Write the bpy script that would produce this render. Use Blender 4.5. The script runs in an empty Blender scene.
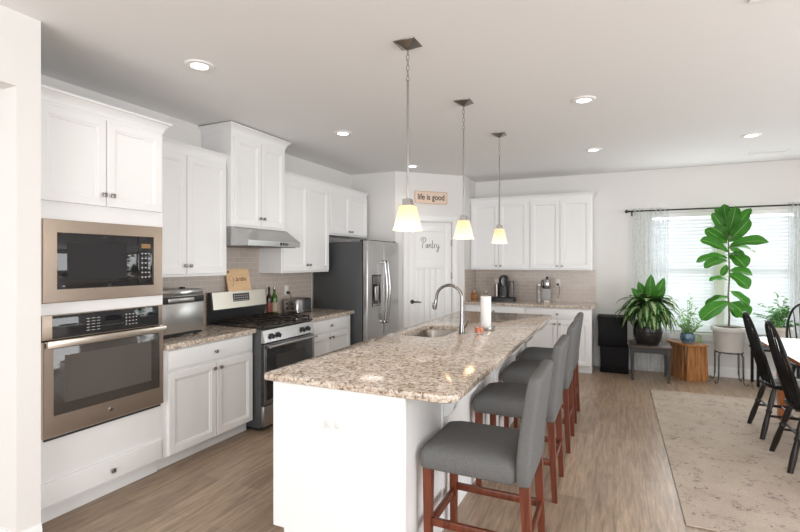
import bpy, bmesh, math, random
from mathutils import Vector, Matrix
random.seed(7)
C = bpy.context.scene.collection
S = bpy.context.scene
PI = math.pi

# ------------------------------------------------------------ camera, world, lights, exposure
F_PX = 470.333
YAW = math.atan(216.341 / F_PX)
CY = 261.364
cam_d = bpy.data.cameras.new('camera'); cam = bpy.data.objects.new('camera', cam_d); C.objects.link(cam)
cam_d.sensor_width = 36.0; cam_d.sensor_fit = 'HORIZONTAL'
cam_d.lens = F_PX / 800 * 36
cam_d.shift_y = -(266 - CY) / 800
cam.location = (0, 0, 1.511)
cam.rotation_euler = (PI / 2, 0, YAW)
cam_d.clip_start = 0.05
S.camera = cam

w = bpy.data.worlds.new('sky'); S.world = w; w.use_nodes = True
bg = w.node_tree.nodes['Background']
bg.inputs[0].default_value = (0.93, 0.97, 1.0, 1); bg.inputs[1].default_value = 1.9

def area(name, loc, rot, sx, sy, power, col=(1, 1, 1)):
    l = bpy.data.lights.new(name, 'AREA'); l.shape = 'RECTANGLE'; l.size = sx; l.size_y = sy
    l.energy = power; l.color = col
    o = bpy.data.objects.new(name, l); C.objects.link(o); o.location = loc; o.rotation_euler = rot
    return o
# added fill lights behind the camera and on the right, in front of solid walls
area('rear_fill_light', (-0.6, -3.35, 1.35), (math.radians(98), 0, 0), 4.8, 2.2, 152, (0.95, 0.975, 1.0))
area('right_fill_light', (4.1, 1.6, 1.4), (math.radians(88), 0, PI / 2), 5.0, 1.8, 130, (0.95, 0.975, 1.0))
area('dining_window_daylight', (1.24, 7.14, 1.4), (math.radians(100), 0, PI), 1.55, 1.4, 22, (0.96, 0.985, 1.0))
S.view_settings.view_transform = 'Standard'; S.view_settings.look = 'None'
S.view_settings.gamma = 1; S.view_settings.use_curve_mapping = False
S.view_settings.exposure = 0.5

# ------------------------------------------------------------ constants from the survey of the photograph
XW = -3.536; XF = -2.926; YW = 7.359; ZC = 2.777
ISX0, ISX1, ISY0, ISY1 = -1.722, -0.646, 1.98, 5.475

# ------------------------------------------------------------ materials
def mat(name, col=(.8, .8, .8), rough=.5, metal=0, spec=.5, emis=None, es=0, trans=0, ior=1.45, alpha=1, coat=0, bump=0, bscale=200, sheen=0):
    m = bpy.data.materials.new(name); m.use_nodes = True
    b = m.node_tree.nodes['Principled BSDF']
    b.inputs['Base Color'].default_value = (*col, 1); b.inputs['Roughness'].default_value = rough
    b.inputs['Metallic'].default_value = metal; b.inputs['IOR'].default_value = ior
    b.inputs['Specular IOR Level'].default_value = spec
    b.inputs['Transmission Weight'].default_value = trans; b.inputs['Alpha'].default_value = alpha
    b.inputs['Coat Weight'].default_value = coat; b.inputs['Sheen Weight'].default_value = sheen
    if emis: b.inputs['Emission Color'].default_value = (*emis, 1); b.inputs['Emission Strength'].default_value = es
    if bump:
        n = m.node_tree; no = n.nodes.new('ShaderNodeTexNoise'); no.inputs['Scale'].default_value = bscale
        g = n.nodes.new('ShaderNodeNewGeometry'); n.links.new(g.outputs['Position'], no.inputs['Vector'])
        bu = n.nodes.new('ShaderNodeBump'); bu.inputs['Strength'].default_value = bump; bu.inputs['Distance'].default_value = .002
        n.links.new(no.outputs['Fac'], bu.inputs['Height']); n.links.new(bu.outputs['Normal'], b.inputs['Normal'])
    return m
def N(m, t, **k):
    n = m.node_tree.nodes.new('ShaderNode' + t)
    for a, v in k.items(): setattr(n, a, v)
    return n
def L(m, a, b): m.node_tree.links.new(a, b)
def ramp(m, stops, interp='LINEAR'):
    r = N(m, 'ValToRGB'); e = r.color_ramp; e.interpolation = interp
    while len(e.elements) < len(stops): e.elements.new(.5)
    for q, (p, c) in zip(e.elements, stops): q.position = p; q.color = (*c, 1)
    return r
def BS(m): return m.node_tree.nodes['Principled BSDF']
def posmap(m, order='xyz', scale=(1, 1, 1)):
    g = N(m, 'NewGeometry'); s = N(m, 'SeparateXYZ'); c = N(m, 'CombineXYZ'); L(m, g.outputs['Position'], s.inputs[0])
    for i, a in enumerate(order):
        if a in 'xyz':
            mu = N(m, 'Math', operation='MULTIPLY'); mu.inputs[1].default_value = scale[i]
            L(m, s.outputs['xyz'.index(a)], mu.inputs[0]); L(m, mu.outputs[0], c.inputs[i])
    return c.outputs[0]
def noise(m, vec, scale, detail=4, rough=.5, dist=0):
    n = N(m, 'TexNoise'); n.inputs['Scale'].default_value = scale; n.inputs['Detail'].default_value = detail
    n.inputs['Roughness'].default_value = rough; n.inputs['Distortion'].default_value = dist; L(m, vec, n.inputs['Vector']); return n
def mixc(m, fac, a, b, bt='MIX'):
    x = N(m, 'Mix', data_type='RGBA', blend_type=bt)
    if isinstance(fac, (int, float)): x.inputs[0].default_value = fac
    else: L(m, fac, x.inputs[0])
    for i, v in ((6, a), (7, b)):
        if isinstance(v, tuple): x.inputs[i].default_value = (*v, 1)
        else: L(m, v, x.inputs[i])
    return x.outputs[2]

M = {}
M['cab'] = mat('white_cabinet_paint', (.86, .86, .86), .32)
M['trim'] = mat('white_trim_paint', (.86, .86, .855), .35)
M['wall'] = mat('warm_white_wall_paint', (.78, .762, .742), .8, bump=.08, bscale=260)
M['ceil'] = mat('ceiling_paint', (.85, .845, .838), .9, bump=.1, bscale=200)
M['steel'] = mat('brushed_steel', (.50, .495, .49), .28, 1)
M['reflectsteel'] = mat('reflection_tinted_steel', (.60, .50, .42), .25, 1)  # steel with the warm reflection of floor and lamps put into its colour
M['chrome'] = mat('polished_chrome', (.40, .395, .39), .15, 1); M['faucetmetal'] = mat('satin_faucet_nickel', (.24, .235, .23), .2, 1); M['rodmetal'] = mat('lamp_rod_metal', (.34, .33, .32), .3, 1)
M['nickel'] = mat('brushed_nickel', (.34, .32, .30), .3, 1)
M['darkmetal'] = mat('dark_metal', (.05, .048, .046), .35, .8)
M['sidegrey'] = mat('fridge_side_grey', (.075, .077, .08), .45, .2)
M['blackglass'] = mat('black_glass', (.018, .018, .02), .04, 0, .7)
M['ovenglass'] = mat('oven_door_glass', (.062, .054, .048), .06, 0, .7)
M['black'] = mat('black_plastic', (.02, .02, .022), .35)
M['iron'] = mat('black_cast_iron', (.025, .018, .015), .5, .3)
M['blackwood'] = mat('black_painted_wood', (.006, .006, .006), .35, spec=.3)
M['plate'] = mat('outlet_plate_white', (.86, .86, .86), .3)
M['platebeige'] = mat('outlet_plate_cream', (.78, .74, .66), .35)
M['grid'] = mat('keypad_print', (.5, .5, .5), .5)
M['display'] = mat('display_black', (.005, .006, .01), .1)
M['ink'] = mat('black_lettering', (.02, .018, .018), .6)
M['paper'] = mat('white_paper', (.88, .88, .87), .9, bump=.3, bscale=150)
M['clearglass'] = mat('clear_glass', (1, 1, 1), .02, trans=1)
M['wax'] = mat('orange_wax', (.95, .24, .08), .4)
M['amber'] = mat('amber_glass', (.65, .30, .10), .08, trans=.55)
M['greenglass'] = mat('green_bottle_glass', (.07, .16, .02), .05, trans=.35)
M['darkbottle'] = mat('dark_bottle_glass', (.03, .012, .01), .06)
M['label'] = mat('bottle_label', (.42, .33, .24), .6)
M['redlabel'] = mat('red_bottle_label', (.22, .06, .045), .6)
M['soil'] = mat('potting_soil', (.045, .03, .02), .95, bump=1, bscale=80)
M['stone'] = mat('light_grey_planter', (.56, .54, .51), .55)
M['whitepot'] = mat('offwhite_pot', (.72, .66, .60), .5)
M['greypaint'] = mat('grey_painted_wood', (.045, .045, .043), .5)
M['greytop'] = mat('brown_grey_wood_top', (.09, .062, .05), .5)
M['canwhite'] = mat('white_light_trim', (.85, .85, .84), .4)
M['canglow'] = mat('recessed_lamp_glow', (1, 1, 1), .5, emis=(1, .95, .88), es=4)
M['bulb'] = mat('warm_bulb', (1, 1, 1), .5, emis=(1, .8, .5), es=5)
M['stem'] = mat('brown_stem', (.16, .11, .07), .8)
M['greenstem'] = mat('green_stem', (.16, .28, .08), .6)
M['blindwhite'] = mat('white_blind', (.88, .88, .88), .5, trans=0)
M['sash'] = mat('white_vinyl_sash', (.85, .86, .87), .35)
M['sinksteel'] = mat('satin_sink_steel', (.36, .33, .30), .32, 1)
M['filter'] = mat('hood_filter_mesh', (.25, .25, .25), .5, .9)
M['brushgrey'] = mat('grey_appliance_plastic', (.38, .38, .39), .4)

# glass pane of the windows: clear, thin
m = bpy.data.materials.new('window_pane_glass'); m.use_nodes = True; M['pane'] = m
nt = m.node_tree; nt.nodes.remove(BS(m)); t = N(m, 'BsdfTransparent'); g = N(m, 'BsdfGlossy'); g.inputs['Roughness'].default_value = .02
x = N(m, 'MixShader'); x.inputs[0].default_value = .06; L(m, t.outputs[0], x.inputs[1]); L(m, g.outputs[0], x.inputs[2])
L(m, x.outputs[0], nt.nodes['Material Output'].inputs[0])
# translucent blind slats
m = bpy.data.materials.new('translucent_blind_slat'); m.use_nodes = True; M['slat'] = m
nt = m.node_tree; nt.nodes.remove(BS(m)); t = N(m, 'BsdfTranslucent'); t.inputs[0].default_value = (.9, .92, .93, 1); g = N(m, 'BsdfDiffuse'); g.inputs[0].default_value = (.85, .86, .87, 1)
x = N(m, 'MixShader'); x.inputs[0].default_value = .5; L(m, t.outputs[0], x.inputs[1]); L(m, g.outputs[0], x.inputs[2])
L(m, x.outputs[0], nt.nodes['Material Output'].inputs[0])
# sheer curtain with a grey leafy print
m = bpy.data.materials.new('sheer_printed_curtain'); m.use_nodes = True; M['sheer'] = m
nt = m.node_tree; nt.nodes.remove(BS(m))
pv = posmap(m, 'xz0', (1, 1, 0)); n1 = noise(m, pv, 11, 5, .6, 1.2); r = ramp(m, [(0, (.88, .91, .91)), (.50, (.88, .91, .91)), (.56, (.74, .79, .79)), (.62, (.86, .90, .90))]); L(m, n1.outputs['Fac'], r.inputs[0])
d = N(m, 'BsdfDiffuse'); tl = N(m, 'BsdfTranslucent'); tp = N(m, 'BsdfTransparent'); L(m, r.outputs[0], d.inputs[0]); L(m, r.outputs[0], tl.inputs[0])
x1 = N(m, 'MixShader'); L(m, d.outputs[0], x1.inputs[1]); L(m, tl.outputs[0], x1.inputs[2]); x1.inputs[0].default_value = .75
x = N(m, 'MixShader'); x.inputs[0].default_value = .50; L(m, tp.outputs[0], x.inputs[1]); L(m, x1.outputs[0], x.inputs[2])
L(m, x.outputs[0], nt.nodes['Material Output'].inputs[0])
# alabaster pendant glass
m = bpy.data.materials.new('amber_alabaster_shade'); m.use_nodes = True; M['shade'] = m; nt = m.node_tree; b = BS(m)
tc = N(m, 'TexCoord'); sp = N(m, 'SeparateXYZ'); L(m, tc.outputs['Object'], sp.inputs[0])
n1 = noise(m, tc.outputs['Object'], 14, 3, .5, 1.0)
ad = N(m, 'Math', operation='MULTIPLY_ADD'); ad.inputs[1].default_value = 7.1; ad.inputs[2].default_value = -.15; L(m, sp.outputs[2], ad.inputs[0])
ad2 = N(m, 'Math', operation='MULTIPLY_ADD'); ad2.inputs[1].default_value = .5; L(m, n1.outputs['Fac'], ad2.inputs[0]); L(m, ad.outputs[0], ad2.inputs[2])
r = ramp(m, [(0, (1, .88, .70)), (.45, (1, .80, .54)), (.9, (.90, .62, .34))]); L(m, ad2.outputs[0], r.inputs[0])
L(m, r.outputs[0], b.inputs['Base Color']); L(m, r.outputs[0], b.inputs['Emission Color']); b.inputs['Roughness'].default_value = .35
b.inputs['Emission Strength'].default_value = .38

# floor planks running towards the back wall
m = mat('grey_brown_plank_floor', rough=.33, spec=.4); M['floor'] = m
bv = posmap(m, 'yx0'); br = N(m, 'TexBrick'); L(m, bv, br.inputs['Vector'])
br.inputs['Scale'].default_value = 1; br.inputs['Brick Width'].default_value = 1.22; br.inputs['Row Height'].default_value = .178
br.inputs['Mortar Size'].default_value = .0016; br.inputs['Mortar Smooth'].default_value = .4; br.offset = .37
br.inputs['Color1'].default_value = (.42, .312, .228, 1); br.inputs['Color2'].default_value = (.315, .230, .166, 1); br.inputs['Mortar'].default_value = (.24, .19, .15, 1)
gv = posmap(m, 'xyz', (16, 1.3, 1)); n1 = noise(m, gv, 2.2, 8, .62, .6); r = ramp(m, [(.25, (.56, .54, .52)), (.5, (1, .99, .97)), (.72, (1.34, 1.33, 1.31))]); L(m, n1.outputs['Fac'], r.inputs[0])
c = mixc(m, 1.0, br.outputs['Color'], r.outputs[0], 'MULTIPLY')
n2 = noise(m, posmap(m, 'xyz', (55, 3, 1)), 2, 6, .7); r2 = ramp(m, [(.3, (.8, .8, .8)), (.7, (1.15, 1.15, 1.15))]); L(m, n2.outputs['Fac'], r2.inputs[0])
L(m, mixc(m, 1.0, c, r2.outputs[0], 'MULTIPLY'), BS(m).inputs['Base Color'])
bu = N(m, 'Bump'); bu.inputs['Strength'].default_value = .12; bu.inputs['Distance'].default_value = .003; L(m, n1.outputs['Fac'], bu.inputs['Height']); L(m, bu.outputs[0], BS(m).inputs['Normal'])

# speckled granite
m = mat('speckled_beige_granite', rough=.11, spec=.42); M['granite'] = m
pv = posmap(m, 'xyz'); n1 = noise(m, pv, 42, 8, .78, .7)
r = ramp(m, [(.33, (.04, .03, .028)), (.40, (.14, .105, .09)), (.445, (.40, .32, .26)), (.50, (.62, .54, .46)), (.58, (.76, .70, .62)), (.72, (.84, .80, .75))]); L(m, n1.outputs['Fac'], r.inputs[0])
vo = N(m, 'TexVoronoi'); vo.inputs['Scale'].default_value = 75; L(m, pv, vo.inputs['Vector'])
r2 = ramp(m, [(0, (.45, .37, .32)), (.22, (.85, .80, .76)), (.4, (1, 1, 1)), (1, (1, 1, 1))]); L(m, vo.outputs['Color'], r2.inputs[0])
c = mixc(m, .9, r.outputs[0], r2.outputs[0], 'MULTIPLY')
n3 = noise(m, pv, 5, 4, .6); r3 = ramp(m, [(.35, (.88, .83, .78)), (.6, (1, 1, 1))]); L(m, n3.outputs['Fac'], r3.inputs[0])
L(m, mixc(m, 1.0, c, r3.outputs[0], 'MULTIPLY'), BS(m).inputs['Base Color'])

def tile(name, order):
    m = mat(name, rough=.22, spec=.5); bv = posmap(m, order); br = N(m, 'TexBrick'); L(m, bv, br.inputs['Vector'])
    br.inputs['Scale'].default_value = 1; br.inputs['Brick Width'].default_value = .14; br.inputs['Row Height'].default_value = .0555
    br.inputs['Mortar Size'].default_value = .0028; br.inputs['Mortar Smooth'].default_value = .1
    br.inputs['Color1'].default_value = (.55, .47, .41, 1); br.inputs['Color2'].default_value = (.505, .43, .375, 1); br.inputs['Mortar'].default_value = (.64, .58, .525, 1)
    L(m, br.outputs['Color'], BS(m).inputs['Base Color'])
    bu = N(m, 'Bump', invert=True); bu.inputs['Strength'].default_value = .5; bu.inputs['Distance'].default_value = .002
    L(m, br.outputs['Fac'], bu.inputs['Height']); L(m, bu.outputs[0], BS(m).inputs['Normal'])
    return m
M['tile_yz'] = tile('taupe_subway_tile_left', 'yz0'); M['tile_xz'] = tile('taupe_subway_tile_back', 'xz0')

def wood(name, dark, light, order, scale=(1, 1, 1), rough=.35, sc=3.0, obj=False):
    m = mat(name, rough=rough)
    if obj:
        tc = N(m, 'TexCoord'); mp = N(m, 'Mapping'); mp.inputs['Scale'].default_value = scale; L(m, tc.outputs['Object'], mp.inputs[0]); v = mp.outputs[0]
    else: v = posmap(m, order, scale)
    n1 = noise(m, v, sc, 6, .6, .8); r = ramp(m, [(.3, dark), (.7, light)]); L(m, n1.outputs['Fac'], r.inputs[0]); L(m, r.outputs[0], BS(m).inputs['Base Color'])
    return m
M['cherry'] = wood('cherry_stained_wood', (.085, .018, .008), (.19, .048, .020), 'xyz', (14, 14, 1.2), obj=True)
M['honey'] = wood('honey_live_edge_wood', (.17, .055, .018), (.60, .28, .10), 'xyz', (14, 10, 1.3), .3, 2.4, obj=True)
M['board'] = wood('light_maple_board', (.82, .53, .29), (.90, .63, .38), 'xyz', (3, 3, 12), .5)
M['signwood'] = wood('peach_washed_sign_wood', (.80, .60, .48), (.86, .70, .58), 'xyz', (3, 3, 14), .6)
M['tableorange'] = wood('orange_stained_wood', (.28, .085, .03), (.45, .16, .06), 'xyz', (8, 8, 1.5), .25, obj=True)
M['tabletop'] = mat('pale_glossy_table_top', (.30, .285, .27), .3)
M['charwood'] = wood('worn_black_wood', (.006, .006, .006), (.022, .016, .012), 'xyz', (20, 20, 2), .35, obj=True)

# upholstery
m = mat('grey_linen_upholstery', rough=.95, spec=.15); M['fabric'] = m
tc = N(m, 'TexCoord'); n1 = noise(m, tc.outputs['Object'], 320, 3, .7); r = ramp(m, [(.3, (.098, .098, .097)), (.7, (.195, .193, .190))]); L(m, n1.outputs['Fac'], r.inputs[0]); L(m, r.outputs[0], BS(m).inputs['Base Color'])
bu = N(m, 'Bump'); bu.inputs['Strength'].default_value = .35; bu.inputs['Distance'].default_value = .0015; L(m, n1.outputs['Fac'], bu.inputs['Height']); L(m, bu.outputs[0], BS(m).inputs['Normal'])
M['boxfabric'] = mat('black_box_fabric', (.006, .006, .007), .6, spec=.25, bump=.9, bscale=25)
# rug with faint scribbled marks
m = mat('beige_distressed_rug', rough=.95); M['rug'] = m
pv = posmap(m, 'xyz'); n0 = noise(m, pv, 3, 4, .6); r0 = ramp(m, [(.3, (.42, .345, .28)), (.7, (.52, .44, .365))]); L(m, n0.outputs['Fac'], r0.inputs[0])
n1 = noise(m, posmap(m, 'xyz', (1, 1.9, 1)), 7, 3, .6, 1.6)
a = N(m, 'Math', operation='SUBTRACT'); a.inputs[1].default_value = .5; L(m, n1.outputs['Fac'], a.inputs[0]); ab = N(m, 'Math', operation='ABSOLUTE'); L(m, a.outputs[0], ab.inputs[0])
th = N(m, 'Math', operation='LESS_THAN'); th.inputs[1].default_value = .014; L(m, ab.outputs[0], th.inputs[0])
n2 = noise(m, pv, 9, 2, .5); t2 = N(m, 'Math', operation='GREATER_THAN'); t2.inputs[1].default_value = .545; L(m, n2.outputs['Fac'], t2.inputs[0])
mu = N(m, 'Math', operation='MULTIPLY'); L(m, th.outputs[0], mu.inputs[0]); L(m, t2.outputs[0], mu.inputs[1])
n4 = noise(m, pv, 90, 2, .5); r4 = ramp(m, [(.3, (.9, .9, .9)), (.7, (1.08, 1.08, 1.08))]); L(m, n4.outputs['Fac'], r4.inputs[0])
c = mixc(m, mu.outputs[0], r0.outputs[0], (.17, .14, .14)); L(m, mixc(m, 1., c, r4.outputs[0], 'MULTIPLY'), BS(m).inputs['Base Color'])

def leafmat(name, green, pale, back, kind):
    m = mat(name, rough=.5, spec=.3); uv = N(m, 'UVMap'); sp = N(m, 'SeparateXYZ'); L(m, uv.outputs[0], sp.inputs[0])
    a = N(m, 'Math', operation='SUBTRACT'); a.inputs[1].default_value = .5; L(m, sp.outputs[1], a.inputs[0]); ab = N(m, 'Math', operation='ABSOLUTE'); L(m, a.outputs[0], ab.inputs[0])
    if kind == 'vein':
        w_ = N(m, 'Math', operation='MULTIPLY_ADD'); w_.inputs[1].default_value = 1.1; L(m, ab.outputs[0], w_.inputs[0]); mn = N(m, 'Math', operation='MULTIPLY'); mn.inputs[1].default_value = -1; L(m, sp.outputs[0], mn.inputs[0]); L(m, mn.outputs[0], w_.inputs[2])
        s = N(m, 'Math', operation='MULTIPLY'); s.inputs[1].default_value = 9.0; L(m, w_.outputs[0], s.inputs[0]); f = N(m, 'Math', operation='FRACT'); L(m, s.outputs[0], f.inputs[0])
        r = ramp(m, [(0, pale), (.07, green), (.93, green), (1, pale)]); L(m, f.outputs[0], r.inputs[0])
        r2 = ramp(m, [(0, (1, 1, 1)), (.025, (1, 1, 1)), (.035, (0, 0, 0))]); L(m, ab.outputs[0], r2.inputs[0])
        c = mixc(m, r2.outputs[0], r.outputs[0], pale)
    else:
        g = N(m, 'NewGeometry'); n1 = noise(m, g.outputs['Position'], 45, 3, .6)
        ad = N(m, 'Math', operation='MULTIPLY_ADD'); ad.inputs[1].default_value = .5; L(m, n1.outputs['Fac'], ad.inputs[0]); L(m, ab.outputs[0], ad.inputs[2])
        r = ramp(m, [(0, pale), (.38, pale), (.47, green), (1, green)]); L(m, ad.outputs[0], r.inputs[0]); c = r.outputs[0]
    g = N(m, 'NewGeometry'); c = mixc(m, g.outputs['Backfacing'], c, back)
    L(m, c, BS(m).inputs['Base Color'])
    b = BS(m); tr = N(m, 'BsdfTranslucent'); L(m, c, tr.inputs[0]); x = N(m, 'MixShader'); x.inputs[0].default_value = .12
    L(m, b.outputs[0], x.inputs[1]); L(m, tr.outputs[0], x.inputs[2]); L(m, x.outputs[0], m.node_tree.nodes['Material Output'].inputs[0])
    return m
M['fiddle'] = leafmat('fiddle_leaf_green', (.030, .15, .012), (.14, .30, .07), (.13, .24, .09), 'vein')
M['dieff'] = leafmat('variegated_leaf', (.022, .095, .012), (.34, .44, .22), (.09, .16, .05), 'var')
M['fern'] = leafmat('small_green_leaf', (.05, .20, .03), (.10, .28, .06), (.12, .28, .08), 'vein')
M['limeleaf'] = leafmat('light_green_leaf', (.13, .30, .06), (.22, .40, .12), (.22, .38, .13), 'vein')
# glazed pots
m = mat('blue_glazed_pot', rough=.25); M['bluepot'] = m; n1 = noise(m, posmap(m), 30, 4, .6); r = ramp(m, [(.35, (.03, .08, .14)), (.65, (.20, .30, .38))]); L(m, n1.outputs['Fac'], r.inputs[0]); L(m, r.outputs[0], BS(m).inputs['Base Color'])
m = mat('black_ribbed_pot', (.018, .016, .016), .3); M['blackpot'] = m

# ------------------------------------------------------------ mesh helpers
def nb(): return bmesh.new()
def box(bm, x0, x1, y0, y1, z0, z1, bev=0, seg=2):
    r = bmesh.ops.create_cube(bm, size=1, matrix=Matrix.Translation(((x0 + x1) / 2, (y0 + y1) / 2, (z0 + z1) / 2)) @ Matrix.Diagonal((x1 - x0, y1 - y0, z1 - z0, 1)))
    if bev:
        es = {e for v in r['verts'] for e in v.link_edges}
        bmesh.ops.bevel(bm, geom=list(es), offset=bev, segments=seg, affect='EDGES', profile=.5)
def loft(bm, loops, cap0=True, cap1=True, closed=False):
    vs = [[bm.verts.new(p) for p in lp] for lp in loops]; n = len(vs[0])
    rng = range(len(vs)) if closed else range(len(vs) - 1)
    for i in rng:
        a, b = vs[i], vs[(i + 1) % len(vs)]
        for j in range(n):
            try: bm.faces.new((a[j], a[(j + 1) % n], b[(j + 1) % n], b[j]))
            except ValueError: pass
    if not closed:
        if cap0: bm.faces.new(list(reversed(vs[0])))
        if cap1: bm.faces.new(vs[-1])
    return vs
def tube(bm, pts, r, n=8, closed=False, flat=1.0):
    pts = [Vector(p) for p in pts]; k = len(pts); rr = r if isinstance(r, (list, tuple)) else [r] * k
    tg = []
    for i in range(k):
        a = pts[(i - 1) % k] if (closed or i > 0) else pts[i]; b = pts[(i + 1) % k] if (closed or i < k - 1) else pts[i]
        tg.append((b - a).normalized())
    up = Vector((0, 0, 1)) if abs(tg[0].z) < .9 else Vector((1, 0, 0))
    u = tg[0].cross(up).normalized(); loops = []
    for i in range(k):
        u = (u - tg[i] * u.dot(tg[i])).normalized(); v = tg[i].cross(u)
        loops.append([pts[i] + (u * math.cos(2 * PI * j / n) + v * math.sin(2 * PI * j / n) * flat) * rr[i] for j in range(n)])
    loft(bm, loops, closed=closed)
def lathe(bm, prof, c=(0, 0, 0), n=28, cap=True):
    loops = [[(c[0] + r * math.cos(2 * PI * j / n), c[1] + r * math.sin(2 * PI * j / n), c[2] + z) for j in range(n)] for r, z in prof]
    loft(bm, loops, cap, cap)
def rrect(cx, cy, hx, hy, r, z, k=4):
    out = []
    for (sx, sy, a0) in ((1, 1, 0), (-1, 1, PI / 2), (-1, -1, PI), (1, -1, 1.5 * PI)):
        for i in range(k + 1):
            a = a0 + PI / 2 * i / k
            out.append((cx + sx * (hx - r) + r * math.cos(a), cy + sy * (hy - r) + r * math.sin(a), z))
    return out
def prism(bm, poly, ax, a0, a1):
    def P(u, v, a): return {'x': (a, u, v), 'y': (u, a, v), 'z': (u, v, a)}[ax]
    loft(bm, [[P(u, v, a0) for u, v in poly], [P(u, v, a1) for u, v in poly]])
def sweep(bm, path, prof, flip=1):
    # path: open 2D polyline; prof: (outward offset, z); outward is the right-hand side times flip
    P = [Vector(p) for p in path]; loops = []
    for i, p in enumerate(P):
        ds = []
        if i > 0: ds.append((P[i] - P[i - 1]).normalized())
        if i < len(P) - 1: ds.append((P[i + 1] - P[i]).normalized())
        ns = [Vector((d.y, -d.x)) * flip for d in ds]
        if len(ns) == 2:
            h = (ns[0] + ns[1]).normalized(); mN = h / max(.2, h.dot(ns[0]))
        else: mN = ns[0]
        loops.append([(p.x + mN.x * o, p.y + mN.y * o, z) for o, z in prof])
    loft(bm, loops)
def nested(bm, x0, x1, z0, z1, steps, cap=True):
    loops = [[(x0 + i, y, z0 + i), (x1 - i, y, z0 + i), (x1 - i, y, z1 - i), (x0 + i, y, z1 - i)] for i, y in steps]
    loft(bm, loops, True, cap)
def blade(bm, uvl, base, tip, width, nrm, arch=.0, shape='oval', fold=.12, nl=7, nw=4, wav=0):
    base = Vector(base); tip = Vector(tip); ax = tip - base; ln = ax.length; nrm = Vector(nrm).normalized()
    rows = []
    for i in range(nl + 1):
        t = i / nl; c = base + ax * t + nrm * (arch * 4 * t * (1 - t)) * ln
        tan = (ax / ln + nrm * arch * 4 * (1 - 2 * t)).normalized(); sd = tan.cross(nrm).normalized(); nn = sd.cross(tan)
        if shape == 'oval': wd = math.sin(PI * t ** .85) ** .75
        elif shape == 'fiddle': wd = (.12 if t < .05 else 1) * (math.sin(PI * min(1, t * .98 + .02)) ** .55) * (.62 + .5 * t)
        else: wd = math.sin(PI * t ** .6) ** .9
        wd = max(wd, .02) * width / 2; row = []
        for j in range(nw + 1):
            s = j / nw * 2 - 1
            row.append((bm.verts.new(c + sd * wd * s + nn * (abs(s) * fold * wd * 2 + wav * width * math.sin(t * 14 + s * 2) * abs(s))), t, j / nw))
        rows.append(row)
    for i in range(nl):
        for j in range(nw):
            q = (rows[i][j + 1], rows[i + 1][j + 1], rows[i + 1][j], rows[i][j]); f = bm.faces.new([a[0] for a in q])
            for l, a in zip(f.loops, q): l[uvl].uv = (a[1], a[2])

# ------------------------------------------------------------ object helpers
def root_of(o):
    while o.parent: o = o.parent
    return o
def obj(name, bm, m, parent=None, origin=None, world=False, smooth=35, recalc=True):
    if recalc: bmesh.ops.recalc_face_normals(bm, faces=bm.faces)
    if world and parent:
        r = root_of(parent); mw = Matrix.Translation(r.location) @ r.rotation_euler.to_matrix().to_4x4(); bm.transform(mw.inverted())
    if origin: bm.transform(Matrix.Translation([-a for a in origin]))
    me = bpy.data.meshes.new(name); bm.to_mesh(me); bm.free()
    for p in me.polygons: p.use_smooth = bool(smooth)
    if smooth: me.set_sharp_from_angle(angle=math.radians(smooth))
    o = bpy.data.objects.new(name, me); C.objects.link(o)
    if m: me.materials.append(M[m] if isinstance(m, str) else m)
    if parent: o.parent = parent
    if origin: o.location = origin
    return o
def tag(o, label, cat, group=None):
    o['label'] = label; o['category'] = cat
    if group: o['group'] = group
    return o
def thing(name, label, cat, loc=(0, 0, 0), rz=0, group=None):
    o = bpy.data.objects.new(name, None); C.objects.link(o); o.location = loc; o.rotation_euler = (0, 0, rz); o.empty_display_size = .1
    return tag(o, label, cat, group)
def struct(name, bm, m, parent=None, **k):
    o = obj(name, bm, m, parent, **k)
    if not parent: o['kind'] = 'structure'
    return o
KIDS = {}
def dup(o, loc=None, rz=None, label=None, parent=None):
    c = o.copy(); C.objects.link(c)
    if parent: c.parent = parent
    if loc is not None: c.location = loc
    if rz is not None: c.rotation_euler = (0, 0, rz)
    if label: c['label'] = label
    for ch in [q for q in bpy.data.objects if q.parent == o]: dup(ch, parent=c)
    return c
def text(name, s, size, m, parent, mw, extrude=.0008, align='CENTER', shear=0, spacing=1):
    cu = bpy.data.curves.new(name, 'FONT'); cu.body = s; cu.size = size; cu.extrude = extrude; cu.align_x = align; cu.align_y = 'CENTER'; cu.shear = shear; cu.space_character = spacing; cu.offset = size * .012
    t = bpy.data.objects.new('t', cu); C.objects.link(t); dg = bpy.context.evaluated_depsgraph_get(); me = bpy.data.meshes.new_from_object(t.evaluated_get(dg))
    bpy.data.objects.remove(t); me.transform(mw); me.name = name
    o = bpy.data.objects.new(name, me); C.objects.link(o); me.materials.clear(); me.materials.append(M[m]); o.parent = parent
    return o
def face_front(x, y, z):   # text plane looking towards local -y
    return Matrix.Translation((x, y, z)) @ Matrix.Rotation(PI / 2, 4, 'X')

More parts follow.
